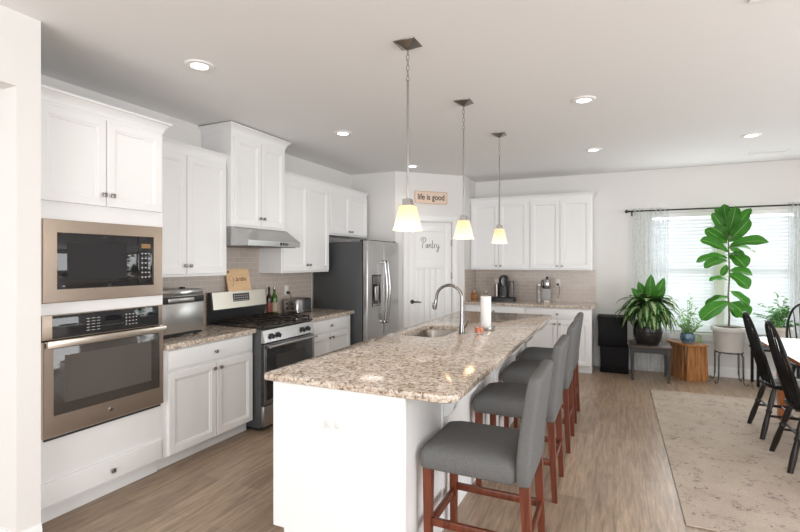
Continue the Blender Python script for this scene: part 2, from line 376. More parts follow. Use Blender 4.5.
# ------------------------------------------------------------ room shell
bm = nb(); box(bm, -4.9, 4.3, -3.6, YW + .15, -.1, 0); struct('floor', bm, 'floor')
bm = nb(); box(bm, -4.9, 4.3, -3.6, YW + .15, ZC, ZC + .1); struct('ceiling', bm, 'ceil')
bm = nb(); box(bm, XW - .12, XW, 1.463, YW + .15, 0, ZC); struct('wall_left', bm, 'wall')
bm = nb(); box(bm, -4.0, -2.759, 1.352, 1.463, 0, ZC); box(bm, -2.87, -2.759, -3.5, 1.352, 2.4, ZC); struct('wall_hall', bm, 'wall')
bm = nb(); box(bm, -4.9, -4.8, -3.6, 1.463, 0, ZC); box(bm, -4.9, -4.0, 1.352, 1.463, 0, ZC); struct('wall_hall_far', bm, 'wall')
WX0, WX1, WX2, WX3, WZ0, WZ1 = .42, 1.19, 1.28, 2.05, .56, 2.17
bm = nb()
for a in ((-2.15, WX0, 0, ZC), (WX3, 4.3, 0, ZC), (WX0, WX3, 0, WZ0), (WX0, WX3, WZ1, ZC), (WX1, WX2, WZ0, WZ1)):
    box(bm, a[0], a[1], YW, YW + .14, a[2], a[3])
struct('wall_back', bm, 'wall')
bm = nb(); box(bm, 4.2, 4.3, -3.6, YW, 0, ZC); struct('wall_right', bm, 'wall')
bm = nb(); box(bm, -4.9, 4.3, -3.6, -3.5, 0, ZC); struct('wall_rear', bm, 'wall')
bm = nb(); box(bm, XW, -2.82, 5.97, 6.07, 0, ZC); struct('wall_fridge', bm, 'wall')
bm = nb(); box(bm, -2.15, -2.05, 6.74, YW, 0, ZC); struct('wall_pantry_side', bm, 'wall')
DL = math.hypot(.77, .77)
def rot_obj(o): o.location = (-2.82, 5.97, 0); o.rotation_euler = (0, 0, PI / 4)
bm = nb(); box(bm, 0, .2, 0, .1, 0, ZC); box(bm, .886, DL, 0, .1, 0, ZC); box(bm, .2, .886, 0, .1, 2.08, ZC)
rot_obj(struct('wall_pantry', bm, 'wall'))
# pantry door casing
bm = nb()
def casing(bm, x0, x1, z0, z1):
    box(bm, x0, x1, -.016, 0, z0, z1, .004); box(bm, x0 + .012, x1 - .012, -.022, -.01, z0 + (.012 if z0 > 1 else 0), z1 - .012, .003)
casing(bm, .112, .198, 0, 2.166); casing(bm, .888, .974, 0, 2.166); casing(bm, .198, .888, 2.082, 2.166); rot_obj(struct('trim_1', bm, 'trim'))
# pantry door
d1 = bpy.data.objects.new('door_1', None); C.objects.link(d1); d1['kind'] = 'structure'; rot_obj(d1)
bm = nb(); box(bm, .203, .883, .022, .057, .012, 2.074, .002); 
def rail(a, b, c, d): box(bm, a, b, .012, .03, c, d, .004)
rail(.203, .31, .012, 2.074); rail(.776, .883, .012, 2.074); rail(.308, .778, 1.94, 2.074); rail(.308, .778, 1.40, 1.51); rail(.308, .778, .012, .22)
for i in range(1, 5): rail(.31 + i * .0932 - .0035 - .044, .31 + i * .0932 - .0035 + .044, .22, 1.40)
obj('door_slab', bm, 'trim', d1)
bm = nb(); lathe(bm, [(.001, -.012), (.028, -.012), (.030, -.006), (.030, 0), (.001, 0)], (0, 0, 0), 20); bm.transform(Matrix.Translation((.262, .008, .935)) @ Matrix.Rotation(PI / 2, 4, 'X'))
tube(bm, [(.262, .012, .935), (.262, -.045, .935)], .010); tube(bm, [(.262, -.042, .935), (.30, -.046, .936), (.34, -.044, .932), (.375, -.040, .928)], [.011, .010, .009, .008])
obj('door_handle', bm, 'darkmetal', d1)
for z in (.25, 1.30, 1.78):
    bm = nb(); box(bm, .874, .892, .004, .012, z - .045, z + .045, .001); tube(bm, [(.886, .002, z - .05), (.886, .002, z + .05)], .006); obj('hinge', bm, 'nickel', d1)
# handwritten lettering on the door (strokes)
def strokes(bm, lines, ox, oz, sc, y, r=.0032):
    for ln in lines:
        pts = []
        L_ = [Vector((a, b)) for a, b in ln]
        for i in range(len(L_) - 1):
            p0 = L_[max(i - 1, 0)]; p1 = L_[i]; p2 = L_[i + 1]; p3 = L_[min(i + 2, len(L_) - 1)]
            for k in range(5):
                t = k / 5; q = .5 * ((2 * p1) + (p2 - p0) * t + (2 * p0 - 5 * p1 + 4 * p2 - p3) * t * t + (3 * p1 - p0 - 3 * p2 + p3) * t ** 3); pts.append(q)
        pts.append(L_[-1])
        tube(bm, [(ox + p.x * sc, y, oz + p.y * sc) for p in pts], r, 6, flat=.3)
PANTRY = [[(.10, .0), (.16, .45), (.22, .95)], [(.02, .72), (-.02, .86), (.06, 1.0), (.26, 1.05), (.44, .98), (.48, .80), (.40, .62), (.22, .52)],
          [(.64, .34), (.55, .38), (.48, .22), (.52, .05), (.61, .10), (.66, .38), (.66, .12), (.71, .03)],
          [(.80, .40), (.81, .02)], [(.82, .16), (.86, .33), (.94, .39), (1.0, .30), (1.01, .02)],
          [(1.17, .78), (1.15, .15), (1.20, .03), (1.27, .09)], [(1.08, .47), (1.28, .49)],
          [(1.36, .38), (1.38, .03)], [(1.38, .24), (1.45, .38), (1.54, .36)],
          [(1.62, .38), (1.64, .12), (1.72, .06), (1.82, .20)], [(1.84, .38), (1.82, .0), (1.76, -.30), (1.64, -.34), (1.68, -.12), (1.94, .10)]]
bm = nb(); strokes(bm, PANTRY, .405, 1.70, .150, .0195, .0062); obj('lettering', bm, 'ink', d1)

# backsplash
bm = nb(); box(bm, XW, XW + .008, 2.345, 4.97, .90, 1.392); box(bm, XW, XW + .008, 3.262, 4.0, 1.392, 1.86); struct('trim_2', bm, 'tile_yz')
bm = nb(); box(bm, -2.042, -.267, YW - .008, YW, .90, 1.392); struct('trim_3', bm, 'tile_xz')
bm = nb(); box(bm, -2.05, -2.042, 6.752, YW - .008, .90, 1.392); struct('trim_4', bm, 'tile_yz')
# baseboards
BP = [(0, 0), (.014, 0), (.014, .10), (.010, .118), (.006, .13), (0, .13)]
bm = nb(); sweep(bm, [(-.27, YW), (4.2, YW)], BP); struct('baseboard_back', bm, 'trim')
bm = nb(); sweep(bm, [(4.2, YW), (4.2, -3.5)], BP); struct('baseboard_right', bm, 'trim')
bm = nb(); sweep(bm, [(-3.9, 1.352), (-2.759, 1.352), (-2.759, 1.463)], BP); struct('baseboard_hall', bm, 'trim')
# windows: two double hung sashes with pane
for i, (a, b) in enumerate(((WX0, WX1), (WX2, WX3))):
    wn = bpy.data.objects.new('window_%d' % (i + 1), None); C.objects.link(wn); wn['kind'] = 'structure'
    bm = nb()
    for q in ((a, a + .035, WZ0, WZ1), (b - .035, b, WZ0, WZ1), (a + .035, b - .035, WZ0, WZ0 + .04), (a + .035, b - .035, WZ1 - .04, WZ1), (a + .035, b - .035, 1.345, 1.395)):
        box(bm, q[0], q[1], YW + .07, YW + .12, q[2], q[3], .004)
    obj('window_frame', bm, 'sash', wn)
    bm = nb(); box(bm, a + .035, b - .035, YW + .094, YW + .098, WZ0 + .04, WZ1 - .04); obj('pane', bm, 'pane', wn)
    bl = thing('window_blind', ('white slatted blind in the left window, partly behind the curtain' if i == 0 else 'white slatted blind in the right window behind the tall plant'), 'blind', (a, YW + .03, WZ0), 0, 'window blinds')
    bm = nb(); z = WZ0 + .05
    while z < WZ1 - .07:
        loft(bm, [[(x_, -.013, z - .0215), (x_, -.007, z - .0105), (x_, .0, z + .001), (x_, .007, z + .012), (x_, .013, z + .0215), (x_, .0140, z + .0205), (x_, .001, z - .0005), (x_, -.006, z - .0115), (x_, -.0115, z - .0225)] for x_ in (.008, b - a - .008)])
        z += .047
    bm.transform(Matrix.Translation((0, 0, -WZ0))); obj('slats', bm, 'slat', bl)
    bm = nb(); box(bm, .004, b - a - .004, -.026, .03, WZ1 - WZ0 - .055, WZ1 - WZ0 - .001, .003); obj('headrail', bm, 'blindwhite', bl)
    bm = nb(); box(bm, .006, b - a - .006, -.024, .024, .008, .026, .004); obj('bottom_rail', bm, 'blindwhite', bl)
    bm = nb()
    for xx in (.12, (b - a) - .12):
        for yy in (-.0255, .025): tube(bm, [(xx, yy, .02), (xx, yy, WZ1 - WZ0 - .05)], .0012, 5)
    tube(bm, [(b - a - .10, -.034, .75), (b - a - .10, -.034, WZ1 - WZ0 - .05)], .003, 6); obj('cord', bm, 'blindwhite', bl)
bm = nb(); box(bm, WX0 - .06, WX3 + .06, YW - .045, YW + .07, WZ0 - .022, WZ0, .005); box(bm, WX0 - .04, WX3 + .04, YW - .014, YW, WZ0 - .10, WZ0 - .022, .004); struct('trim_5', bm, 'trim')

# ------------------------------------------------------------ kitchen cabinets
def knob(parent, x, z, y=-.02):
    bm = nb(); tube(bm, [(x, y, z), (x, y - .014, z)], .005, 10); box(bm, x - .0135, x + .0135, y - .026, y - .014, z - .0135, z + .0135, .003)
    return obj('knob', bm, 'nickel', parent)
def door(parent, x0, x1, z0, z1, kx=None, kz=None, name='door', m='cab'):
    bm = nb(); e = .050 if name == 'door' else .022
    if name == 'door': nested(bm, x0, x1, z0, z1, [(0, 0), (0, -.0165), (.0035, -.02), (e, -.02), (e + .004, -.0165), (e + .012, -.0150), (e + .018, -.009), (e + .03, -.009)])
    else: nested(bm, x0, x1, z0, z1, [(0, 0), (0, -.015), (.004, -.0185), (.010, -.02)])
    o = obj(name, bm, m, parent, smooth=20)
    if kx is not None: knob(o, kx, kz)
    return o
CROWN = [(0, -.095), (.006, -.095), (.010, -.078), (.014, -.060), (.028, -.040), (.040, -.024), (.046, -.018), (.052, -.016), (.052, 0), (0, 0)]
def crown(parent, w, d, z, sides='lr', y0=0, k=.86, rl=None):
    bm = nb(); path = []
    if 'l' in sides: path.append((0, d))
    path += [(0, y0), (w, y0)]
    if 'r' in sides: path.append((w, rl or d))
    sweep(bm, path, [(o * k, z + q * k * .85) for o, q in CROWN], 1 if True else -1); return obj('crown_moulding', bm, 'cab', parent)
def cabinet(name, label, loc, rz, w, d, z0, z1, group, doors=(), drawers=(), toe=True, cr=None, cz=None, cat='cabinet'):
    t = thing(name, label, cat, (loc[0], loc[1], 0), rz, group)
    bm = nb()
    if toe:
        box(bm, 0, w, 0, d, .1, z1, .001, 1); box(bm, .0, w, .07, d, 0, .1)
    else: box(bm, 0, w, 0, d, z0, z1, .001, 1)
    obj('carcass', bm, 'cab', t)
    for q in doors: door(t, *q)
    for q in drawers: door(t, *q, name='drawer')
    if cr is not None: crown(t, w, d, cz, cr, k=(.9 if cz > 2.6 else .5))
    return t
RL = PI / 2   # left-wall cabinets face +x
# tall oven cabinet
yt0, yt1 = 1.50, 2.345; wt = yt1 - yt0; XC = XF - .02
t = thing('oven_cabinet', 'tall white cabinet holding the built-in microwave and wall oven', 'cabinet', (XC, yt0, 0), RL, 'left wall cabinets')
dT = XC - XW - .003
bm = nb()
ox0, ox1 = 1.556 - yt0 + .006, 2.328 - yt0 - .006
box(bm, 0, ox0, 0, dT, .1, 2.43, .001, 1); box(bm, ox1, wt, 0, dT, .1, 2.43, .001, 1)
for z0, z1 in ((.1, .512), (1.198, 1.276), (1.748, 2.43)): box(bm, ox0, ox1, 0, dT, z0, z1)
box(bm, ox0, ox1, dT - .01, dT, .51, 1.75)
box(bm, 0, wt, .07, dT, 0, .1); obj('carcass', bm, 'cab', t)
door(t, .035, .425, 1.857, 2.405, .425 - .022, 1.928); door(t, .43, .825, 1.857, 2.405, .43 + .028, 1.928)
door(t, .02, wt - .02, .115, .252, .46, .178, name='drawer'); crown(t, wt, dT, 2.495, 'r', rl=.25)
bm = nb(); box(bm, -.0, wt, .058, .07, .0, .095); obj('toe_kick', bm, 'cab', t)
# microwave
def lz(y): return y - yt0
t = thing('microwave_oven', 'built-in stainless microwave with black glass door above the wall oven', 'microwave', (XC, yt0, 1.272), RL)
def Z(z): return z - 1.272
bm = nb(); a, b, z0, z1 = lz(1.557), lz(2.327), Z(1.272), Z(1.753)
nested(bm, a, b, z0, z1, [(0, -.0005), (0, -.020), (.004, -.024)], cap=False)
loft(bm, [[(a + .004, -.024, z0 + .004), (b - .004, -.024, z0 + .004), (b - .004, -.024, z1 - .004), (a + .004, -.024, z1 - .004)], [(lz(1.633), -.024, Z(1.348)), (lz(2.255), -.024, Z(1.348)), (lz(2.255), -.024, Z(1.679)), (lz(1.633), -.024, Z(1.679))], [(lz(1.633), -.014, Z(1.348)), (lz(2.255), -.014, Z(1.348)), (lz(2.255), -.014, Z(1.679)), (lz(1.633), -.014, Z(1.679))]], False, False)
obj('trim_frame', bm, 'reflectsteel', t, smooth=20)
bm = nb(); box(bm, lz(1.60), lz(2.28), .002, .40, Z(1.30), Z(1.72)); obj('casing', bm, 'black', t)
bm = nb(); box(bm, lz(1.635), lz(2.140), -.020, .0, Z(1.350), Z(1.677), .003); dr = obj('glass_door', bm, 'blackglass', t)
bm = nb(); nested(bm, lz(1.69), lz(2.06), Z(1.40), Z(1.625), [(0, -.0202), (0, -.0206), (.003, -.0206)]); obj('viewing_window', bm, mat('microwave_window', (.03, .03, .032), .1), dr)
text('emblem_lettering', 'GE', .011, 'grid', t, face_front(lz(1.672), -.0206, Z(1.366)), .0002)
bm = nb(); box(bm, lz(2.143), lz(2.253), -.020, .0, Z(1.350), Z(1.677), .003); cp = obj('control_panel', bm, 'blackglass', t)
bm = nb()
for r_ in range(6):
    for c_ in range(3): box(bm, lz(2.165) + c_ * .026, lz(2.165) + c_ * .026 + .012, -.0206, -.0198, Z(1.40 + r_ * .032), Z(1.408 + r_ * .032))
for r_ in range(6): box(bm, lz(2.165), lz(2.229), -.0204, -.0198, Z(1.4037 + r_ * .032), Z(1.4043 + r_ * .032))
box(bm, lz(2.1705), lz(2.1711), -.0203, -.0198, Z(1.40), Z(1.568))
obj('keypad', bm, 'grid', cp)
bm = nb(); box(bm, lz(2.165), lz(2.232), -.0208, -.0198, Z(1.60), Z(1.63)); obj('display', bm, mat('amber_display', (.3, .18, .08), .2), cp)
bm = nb(); box(bm, lz(1.93), lz(1.955), -.021, -.02, Z(1.352), Z(1.372)); obj('latch_mark', bm, 'black', t)
# wall oven
t = thing('built_in_oven', 'built-in stainless wall oven with wide towel-bar handle under the microwave', 'oven', (XC, yt0, .495), RL)
def Z(z): return z - .495
bm = nb(); box(bm, lz(1.60), lz(2.28), .002, .55, Z(.52), Z(1.19)); obj('casing', bm, 'black', t)
bm = nb(); box(bm, lz(1.557), lz(2.327), -.022, -.0005, Z(1.062), Z(1.203), .002); cp = obj('control_panel', bm, mat('satin_reflection_steel', (.42, .35, .29), .5, 1), t)  # panel steel, brown floor reflection put into its base colour
bm = nb(); box(bm, lz(1.609), lz(2.294), -.0235, -.021, Z(1.068), Z(1.200), .001); g_ = obj('panel_glass', bm, 'blackglass', cp)
bm = nb(); box(bm, lz(1.915), lz(2.02), -.0243, -.0232, Z(1.135), Z(1.168)); obj('display', bm, 'display', g_)
bm = nb()
for c_ in range(3):
    for r_ in range(5): box(bm, lz(1.80) + c_ * .032, lz(1.818) + c_ * .032, -.0242, -.0232, Z(1.09 + r_ * .018), Z(1.0935 + r_ * .018))
for c_ in range(4):
    for r_ in range(4): box(bm, lz(2.05) + c_ * .024, lz(2.058) + c_ * .024, -.0242, -.0232, Z(1.095 + r_ * .022), Z(1.101 + r_ * .022))
for r_ in range(5): box(bm, lz(1.80), lz(1.882), -.0240, -.0232, Z(1.0915 + r_ * .018), Z(1.092 + r_ * .018))
for r_ in range(4): box(bm, lz(2.05), lz(2.13), -.0240, -.0232, Z(1.0978 + r_ * .022), Z(1.0982 + r_ * .022))
box(bm, lz(1.809), lz(1.8095), -.0240, -.0232, Z(1.09), Z(1.165)); box(bm, lz(2.054), lz(2.0545), -.0240, -.0232, Z(1.098), Z(1.165)); box(bm, lz(1.809), lz(2.06), -.0240, -.0232, Z(1.1098), Z(1.1102))
obj('keypad', bm, 'grid', g_)
bm = nb(); a, b, z0, z1 = lz(1.557), lz(2.327), Z(.508), Z(1.054)
nested(bm, a, b, z0, z1, [(0, -.0005), (0, -.030), (.004, -.034)], cap=False)
R4 = lambda x0, x1, z0, z1, y: [(x0, y, z0), (x1, y, z0), (x1, y, z1), (x0, y, z1)]
loft(bm, [R4(a + .004, b - .004, z0 + .004, z1 - .004, -.034), R4(lz(1.609), lz(2.294), Z(.628), Z(1.022), -.034), R4(lz(1.609), lz(2.294), Z(.628), Z(1.022), -.02)], False, False)
dr = obj('oven_door', bm, 'reflectsteel', t, smooth=20)
bm = nb(); box(bm, lz(1.609), lz(2.294), -.0325, -.015, Z(.628), Z(1.022), .001); obj('door_glass', bm, 'ovenglass', dr)
bm = nb(); nested(bm, lz(1.67), lz(2.23), Z(.69), Z(.965), [(0, -.0326), (0, -.0329), (.004, -.0329)]); obj('viewing_window', bm, mat('oven_window', (.105, .092, .082), .08, spec=.7), dr)
bm = nb()
box(bm, lz(1.560), lz(2.330), -.066, -.050, Z(1.016), Z(1.060), .006, 3)
for yy in (1.60, 2.285): box(bm, lz(yy) - .014, lz(yy) + .014, -.054, -.03, Z(1.022), Z(1.052), .003)
obj('handle', bm, mat('reflection_tinted_handle', (.70, .62, .54), .28, 1), dr)  # handle steel, warm room reflection put into its base colour
bm = nb(); lathe(bm, [(.001, 0), (.016, 0), (.016, .002), (.014, .003), (.001, .003)]); bm.transform(Matrix.Translation((lz(1.945), -.0335, Z(.575))) @ Matrix.Rotation(PI / 2, 4, 'X')); o = obj('badge', bm, 'chrome', dr)
text('badge_lettering', 'GE', .014, 'nickel', o, face_front(lz(1.945), -.0375, Z(.575)), .0003)
bm = nb(); box(bm, lz(1.572), lz(2.315), -.018, .0, Z(.490), Z(.507), .001); obj('vent_strip', bm, 'black', t)

# base cabinets left
g1 = 'left wall base cabinets'
DB = XC - XW - .003
w1 = 3.256 - 2.345
cabinet('base_cabinet', 'white base cabinet with one drawer and two doors between tall oven cabinet and range', (XC, 2.346), RL, w1 - .001, DB, 0, .875, g1,
        [(.036, .479, .105, .700, .479 - .03, .655), (.485, w1 - .016, .105, .700, .485 + .03, .655)], [(.036, w1 - .016, .722, .862, w1 / 2 + .01, .79)])
w2 = 4.955 - 4.03
cabinet('base_cabinet', 'white base cabinet with one drawer and two doors between range and refrigerator', (XC, 4.03), RL, w2, DB, 0, .875, g1,
        [(.02, .458, .105, .700, .458 - .03, .655), (.464, w2 - .03, .105, .700, .464 + .03, .655)], [(.02, w2 - .03, .722, .862, w2 / 2, .79)])
# granite counters left
def slab(name, label, x0, x1, y0, y1, group=None, r=.012):
    bm = nb(); hx, hy = (x1 - x0) / 2, (y1 - y0) / 2; cx, cy = (x0 + x1) / 2, (y0 + y1) / 2
    loft(bm, [rrect(cx, cy, hx - .004, hy - .004, r, .876), rrect(cx, cy, hx, hy, r, .880), rrect(cx, cy, hx, hy, r, .908), rrect(cx, cy, hx - .005, hy - .005, r, .914)])
    return tag(obj(name, bm, 'granite', None, origin=(cx, cy, .876)), label, 'countertop', group)
slab('granite_countertop', 'speckled granite worktop left of the range, under the countertop oven', XW + .009, XF + .028, 2.347, 3.261, 'granite countertops', .006)
slab('granite_countertop', 'short speckled granite worktop between the range and the refrigerator', XW + .009, XF + .028, 4.024, 4.978, 'granite countertops', .006)
# uppers on the left wall (front of doors at XU)
XU = XW + .33; XUc = XU - .02; DU = XUc - XW - .003; gu = 'left wall upper cabinets'
wq = 3.232 - 2.347
cabinet('upper_cabinet', 'white two-door wall cabinet left of the range hood', (XUc, 2.347), RL, wq, DU, 1.385, 2.44, gu,
        [(.02, .432, 1.405, 2.385, .432 - .025, 1.475), (.438, wq - .02, 1.405, 2.385, .438 + .025, 1.475)], toe=False, cr='', cz=2.475)
XH = -3.155
wq = 3.998 - 3.236
cabinet('hood_cabinet', 'taller white two-door cabinet reaching the ceiling above the range hood', (XH - .02, 3.236), RL, wq, XH - .02 - XW - .003, 1.83, 2.70, gu,
        [(.03, .378, 1.85, 2.66, .378 - .025, 1.925), (.384, wq - .03, 1.85, 2.66, .384 + .025, 1.925)], toe=False, cr='lr', cz=2.765)
wq = 4.905 - 4.0
cabinet('upper_cabinet', 'white two-door wall cabinet right of the range hood', (XUc, 4.0), RL, wq, DU, 1.385, 2.44, gu,
        [(.02, .449, 1.405, 2.385, .449 - .025, 1.47), (.455, wq - .02, 1.405, 2.385, .455 + .025, 1.47)], toe=False, cr='', cz=2.475)
wq = 5.88 - 4.907
cabinet('upper_cabinet', 'short white two-door cabinet above the refrigerator', (XUc, 4.907), RL, wq, DU, 1.84, 2.44, gu,
        [(.02, .482, 1.86, 2.385, .482 - .03, 1.90), (.488, wq - .02, 1.86, 2.385, .488 + .03, 1.90)], toe=False, cr='r', cz=2.475)
# back wall cabinets
YC = YW - .61 + .02; DBk = YW - YC - .003; gb = 'back wall cabinets'
for (x0, x1, lab) in ((-2.046, -1.171, 'white base cabinet in the back corner under the coffee machine, beside the pantry'), (-1.169, -.30, 'white end base cabinet on back wall beside the black fabric boxes')):
    wq = x1 - x0; h = wq / 2
    cabinet('base_cabinet', lab, (x0, YC), 0, wq, DBk, 0, .875, gb,
            [(.02, h - .003, .105, .700, h - .033, .655), (h + .003, wq - .02, .105, .700, h + .033, .655)], [(.02, wq - .02, .722, .862, h, .79)])
YUc = YW - .33 + .02
for (x0, x1, lab, cr) in ((-2.046, -1.160, 'left white two-door wall cabinet on back wall above the coffee machine', ''), (-1.158, -.302, 'right white two-door wall cabinet on back wall above the blender', 'r')):
    wq = x1 - x0; h = wq / 2
    cabinet('upper_cabinet', lab, (x0, YUc), 0, wq, YW - YUc - .003, 1.385, 2.44, gb,
            [(.02, h - .003, 1.405, 2.385, h - .033, 1.445), (h + .003, wq - .02, 1.405, 2.385, h + .033, 1.445)], toe=False, cr=cr, cz=2.475)
slab('granite_countertop', 'speckled granite worktop along the back wall under the coffee machine', -2.041, -.258, YW - .638, YW - .009, 'granite countertops', .006)

# ------------------------------------------------------------ range hood
t = thing('range_hood', 'stainless under-cabinet range hood above the gas range', 'range hood', (XH, 3.237, 1.655), RL)
wh = .760; bm = nb()
dh = XH - XW - .004
loft(bm, [[(x_, dh, 0), (x_, dh, .172), (x_, .0, .172), (x_, -.180, .048), (x_, -.175, .0)] for x_ in (0, wh)])
hd = obj('canopy', bm, 'steel', t, smooth=20)
bm = nb(); box(bm, .04, wh - .04, -.15, dh - .04, -.006, .0, .002); obj('filter', bm, 'filter', t)
bm = nb(); box(bm, .44, .56, -.185, -.179, .012, .036, .002); pn = obj('switch_panel', bm, 'black', t)
for x_ in (.465, .50, .535):
    bm = nb(); box(bm, x_ - .009, x_ + .009, -.189, -.184, .016, .032, .002); obj('switch', bm, 'nickel', pn)

# ------------------------------------------------------------ gas range (local frame: x along wall, -y to the room)
XR = -2.82
t = thing('gas_range', 'stainless and black freestanding gas range under the hood', 'range', (XR, 3.266, 0), RL)
wr = .750; db = XR - XW - .012
bm = nb(); box(bm, 0, wr, .035, db, .03, .905, .003); obj('body', bm, 'sidegrey', t)
bm = nb(); box(bm, .02, wr - .02, .08, db - .02, .0, .032); obj('base', bm, 'black', t)
bm = nb(); box(bm, .0, wr, -.0, .0345, .045, .225, .004); dw = obj('drawer', bm, 'steel', t)
bm = nb(); box(bm, .0, wr, -.002, .0345, .235, .775, .004); dr = obj('oven_door', bm, 'blackglass', t)
bm = nb(); box(bm, .0, wr, -.004, .0, .235, .275, .001); box(bm, 0, wr, -.004, 0, .735, .775, .001); box(bm, 0, .03, -.004, 0, .275, .735, .001); box(bm, wr - .03, wr, -.004, 0, .275, .735, .001); obj('door_trim', bm, mat('dark_steel_edge', (.30, .30, .31), .3, 1), dr)
bm = nb(); nested(bm, .16, wr - .16, .38, .66, [(0, -.0022), (0, -.0028), (.004, -.0028)]); obj('viewing_window', bm, mat('range_window', (.05, .048, .046), .08), dr)
bm = nb(); tube(bm, [(.02, -.05, .755), (wr - .02, -.05, .755)], .013, 12)
for x_ in (.05, wr - .05): tube(bm, [(x_, -.048, .755), (x_, .0, .755)], .010, 8)
obj('handle', bm, 'steel', dr)
bm = nb(); loft(bm, [[(x_, .034, .785), (x_, .0, .785), (x_, -.008, .79), (x_, .022, .895), (x_, .034, .90)] for x_ in (.0, wr)]); cp = obj('control_panel', bm, 'steel', t, smooth=20)
for x_ in (.10, .19, .555, .645):
    bm = nb(); lathe(bm, [(.001, 0), (.024, 0), (.025, .006), (.019, .010), (.018, .030), (.016, .033), (.001, .033)], n=20); box(bm, -.004, .004, -.019, .019, .028, .040, .002)
    bm.transform(Matrix.Translation((x_, .006, .842)) @ Matrix.Rotation(PI / 2 + .28, 4, 'X')); obj('knob', bm, 'black', cp)
bm = nb(); box(bm, -.002, wr + .002, .012, db - .05, .905, .925, .006); ck = obj('cooktop', bm, mat('dark_enamel', (.035, .028, .025), .15), t)
for i, (bx, by) in enumerate(((.17, .17), (.17, .43), (.375, .30), (.58, .17), (.58, .43))):
    bm = nb(); lathe(bm, [(.001, .925), (.052, .925), (.050, .934), (.038, .937), (.036, .945), (.001, .947)], (bx, by, 0), 20); obj('burner', bm, 'iron', t)
for gx in (.03, .265, .49):
    g_w = .225 if gx != .265 else .215
    bm = nb(); a, b, y0, y1, zt = gx, gx + g_w, .04, .56, .962
    for p, q in (((a, y0), (b, y0)), ((b, y0), (b, y1)), ((b, y1), (a, y1)), ((a, y1), (a, y0)), ((a, (y0 + y1) / 2), (b, (y0 + y1) / 2)), (((a + b) / 2, y0), ((a + b) / 2, y1)), ((a, .17), (b, .17)), ((a, .43), (b, .43))):
        dx, dy = (.006, 0) if p[0] == q[0] else (0, .006)
        box(bm, min(p[0], q[0]) - dx, max(p[0], q[0]) + dx, min(p[1], q[1]) - dy, max(p[1], q[1]) + dy, zt - .012, zt, .002, 1)
    for p in ((a, y0), (b, y0), (a, y1), (b, y1)): box(bm, p[0] - .006, p[0] + .006, p[1] - .006, p[1] + .006, .924, zt - .005)
    obj('grate', bm, 'iron', t)
bm = nb(); loft(bm, [[(x_, db - .032, .905), (x_, db - .032, 1.213), (x_, db - .065, 1.213), (x_, db - .085, 1.055), (x_, db - .085, 1.045), (x_, db - .05, .925), (x_, db - .05, .905)] for x_ in (-.0, wr)]); bgd = obj('backguard', bm, mat('range_black_side', (.03, .03, .032), .3), t, smooth=20)
bm = nb(); loft(bm, [[(x_, db - .064, 1.214), (x_, db - .0675, 1.214), (x_, db - .0890, 1.052), (x_, db - .0845, 1.052)] for x_ in (.014, wr - .002)]); fp = obj('backguard_panel', bm, mat('pale_steel', (.60, .56, .49), .3, 1), bgd, smooth=0)
bm = nb(); loft(bm, [[(x_, db - .0695, 1.190), (x_, db - .0725, 1.190), (x_, db - .0828, 1.112), (x_, db - .080, 1.112)] for x_ in (.275, .50)]); dp = obj('clock_panel', bm, mat('range_clock', (.06, .05, .045), .2), fp, smooth=0)
bm = nb()
for i in range(7):
    for j in range(3):
        zz = 1.120 + j * .022; yy = db - .0730 - (1.190 - zz) * .134
        box(bm, .285 + i * .030, .300 + i * .030, yy - .0012, yy + .001, zz, zz + .008)
obj('keypad', bm, 'grid', dp)

# ------------------------------------------------------------ refrigerator
XFR = -2.725
t = thing('refrigerator', 'stainless side-by-side refrigerator with water dispenser and dark grey sides', 'refrigerator', (XFR, 4.987, 0), RL)
wf = .885
bm = nb(); box(bm, .0, wf, .075, XFR - XW - .03, .03, 1.752, .006); obj('body', bm, 'sidegrey', t)
bm = nb(); box(bm, .02, wf - .02, .085, .6, 0, .03); obj('base_grille', bm, 'black', t)
for nm, a, b in (('freezer_door', .0, .438), ('fridge_door', .446, wf)):
    bm = nb(); box(bm, a, b, .0, .066, .07, 1.765, .010, 3); d_ = obj(nm, bm, 'steel', t)
    hx = b - .035 if a == 0 else a + .035
    bm = nb(); pts = []
    for k in range(11):
        q = k / 10; pts.append((hx, -.030 - .035 * math.sin(PI * q), .72 + .80 * q))
    tube(bm, pts, .013, 10, flat=.8)
    for zz in (.735, 1.505): box(bm, hx - .014, hx + .014, -.04, .002, zz - .02, zz + .02, .004)
    obj('handle', bm, 'chrome', d_)
    if a == 0:
        bm = nb(); nested(bm, .115, .345, .955, 1.345, [(0, .001), (0, -.004), (.008, -.004), (.010, -.0015)]); ds = obj('dispenser', bm, 'blackglass', d_)
        bm = nb(); box(bm, .13, .33, -.0065, -.002, 1.23, 1.325, .001); obj('dispenser_controls', bm, mat('dispenser_panel', (.12, .12, .125), .2), ds)
        bm = nb(); box(bm, .185, .275, -.010, -.002, 1.02, 1.20, .004); obj('dispenser_paddle', bm, 'steel', ds)
        bm = nb(); box(bm, .13, .33, -.015, -.002, .965, .98, .002); obj('drip_tray', bm, 'steel', ds)
bm = nb(); box(bm, .2, .68, .02, .11, 1.765, 1.775); 
for x_ in (.03, wf - .09): box(bm, x_, x_ + .06, .02, .12, 1.753, 1.778, .004)
obj('hinge_cover', bm, 'black', t)

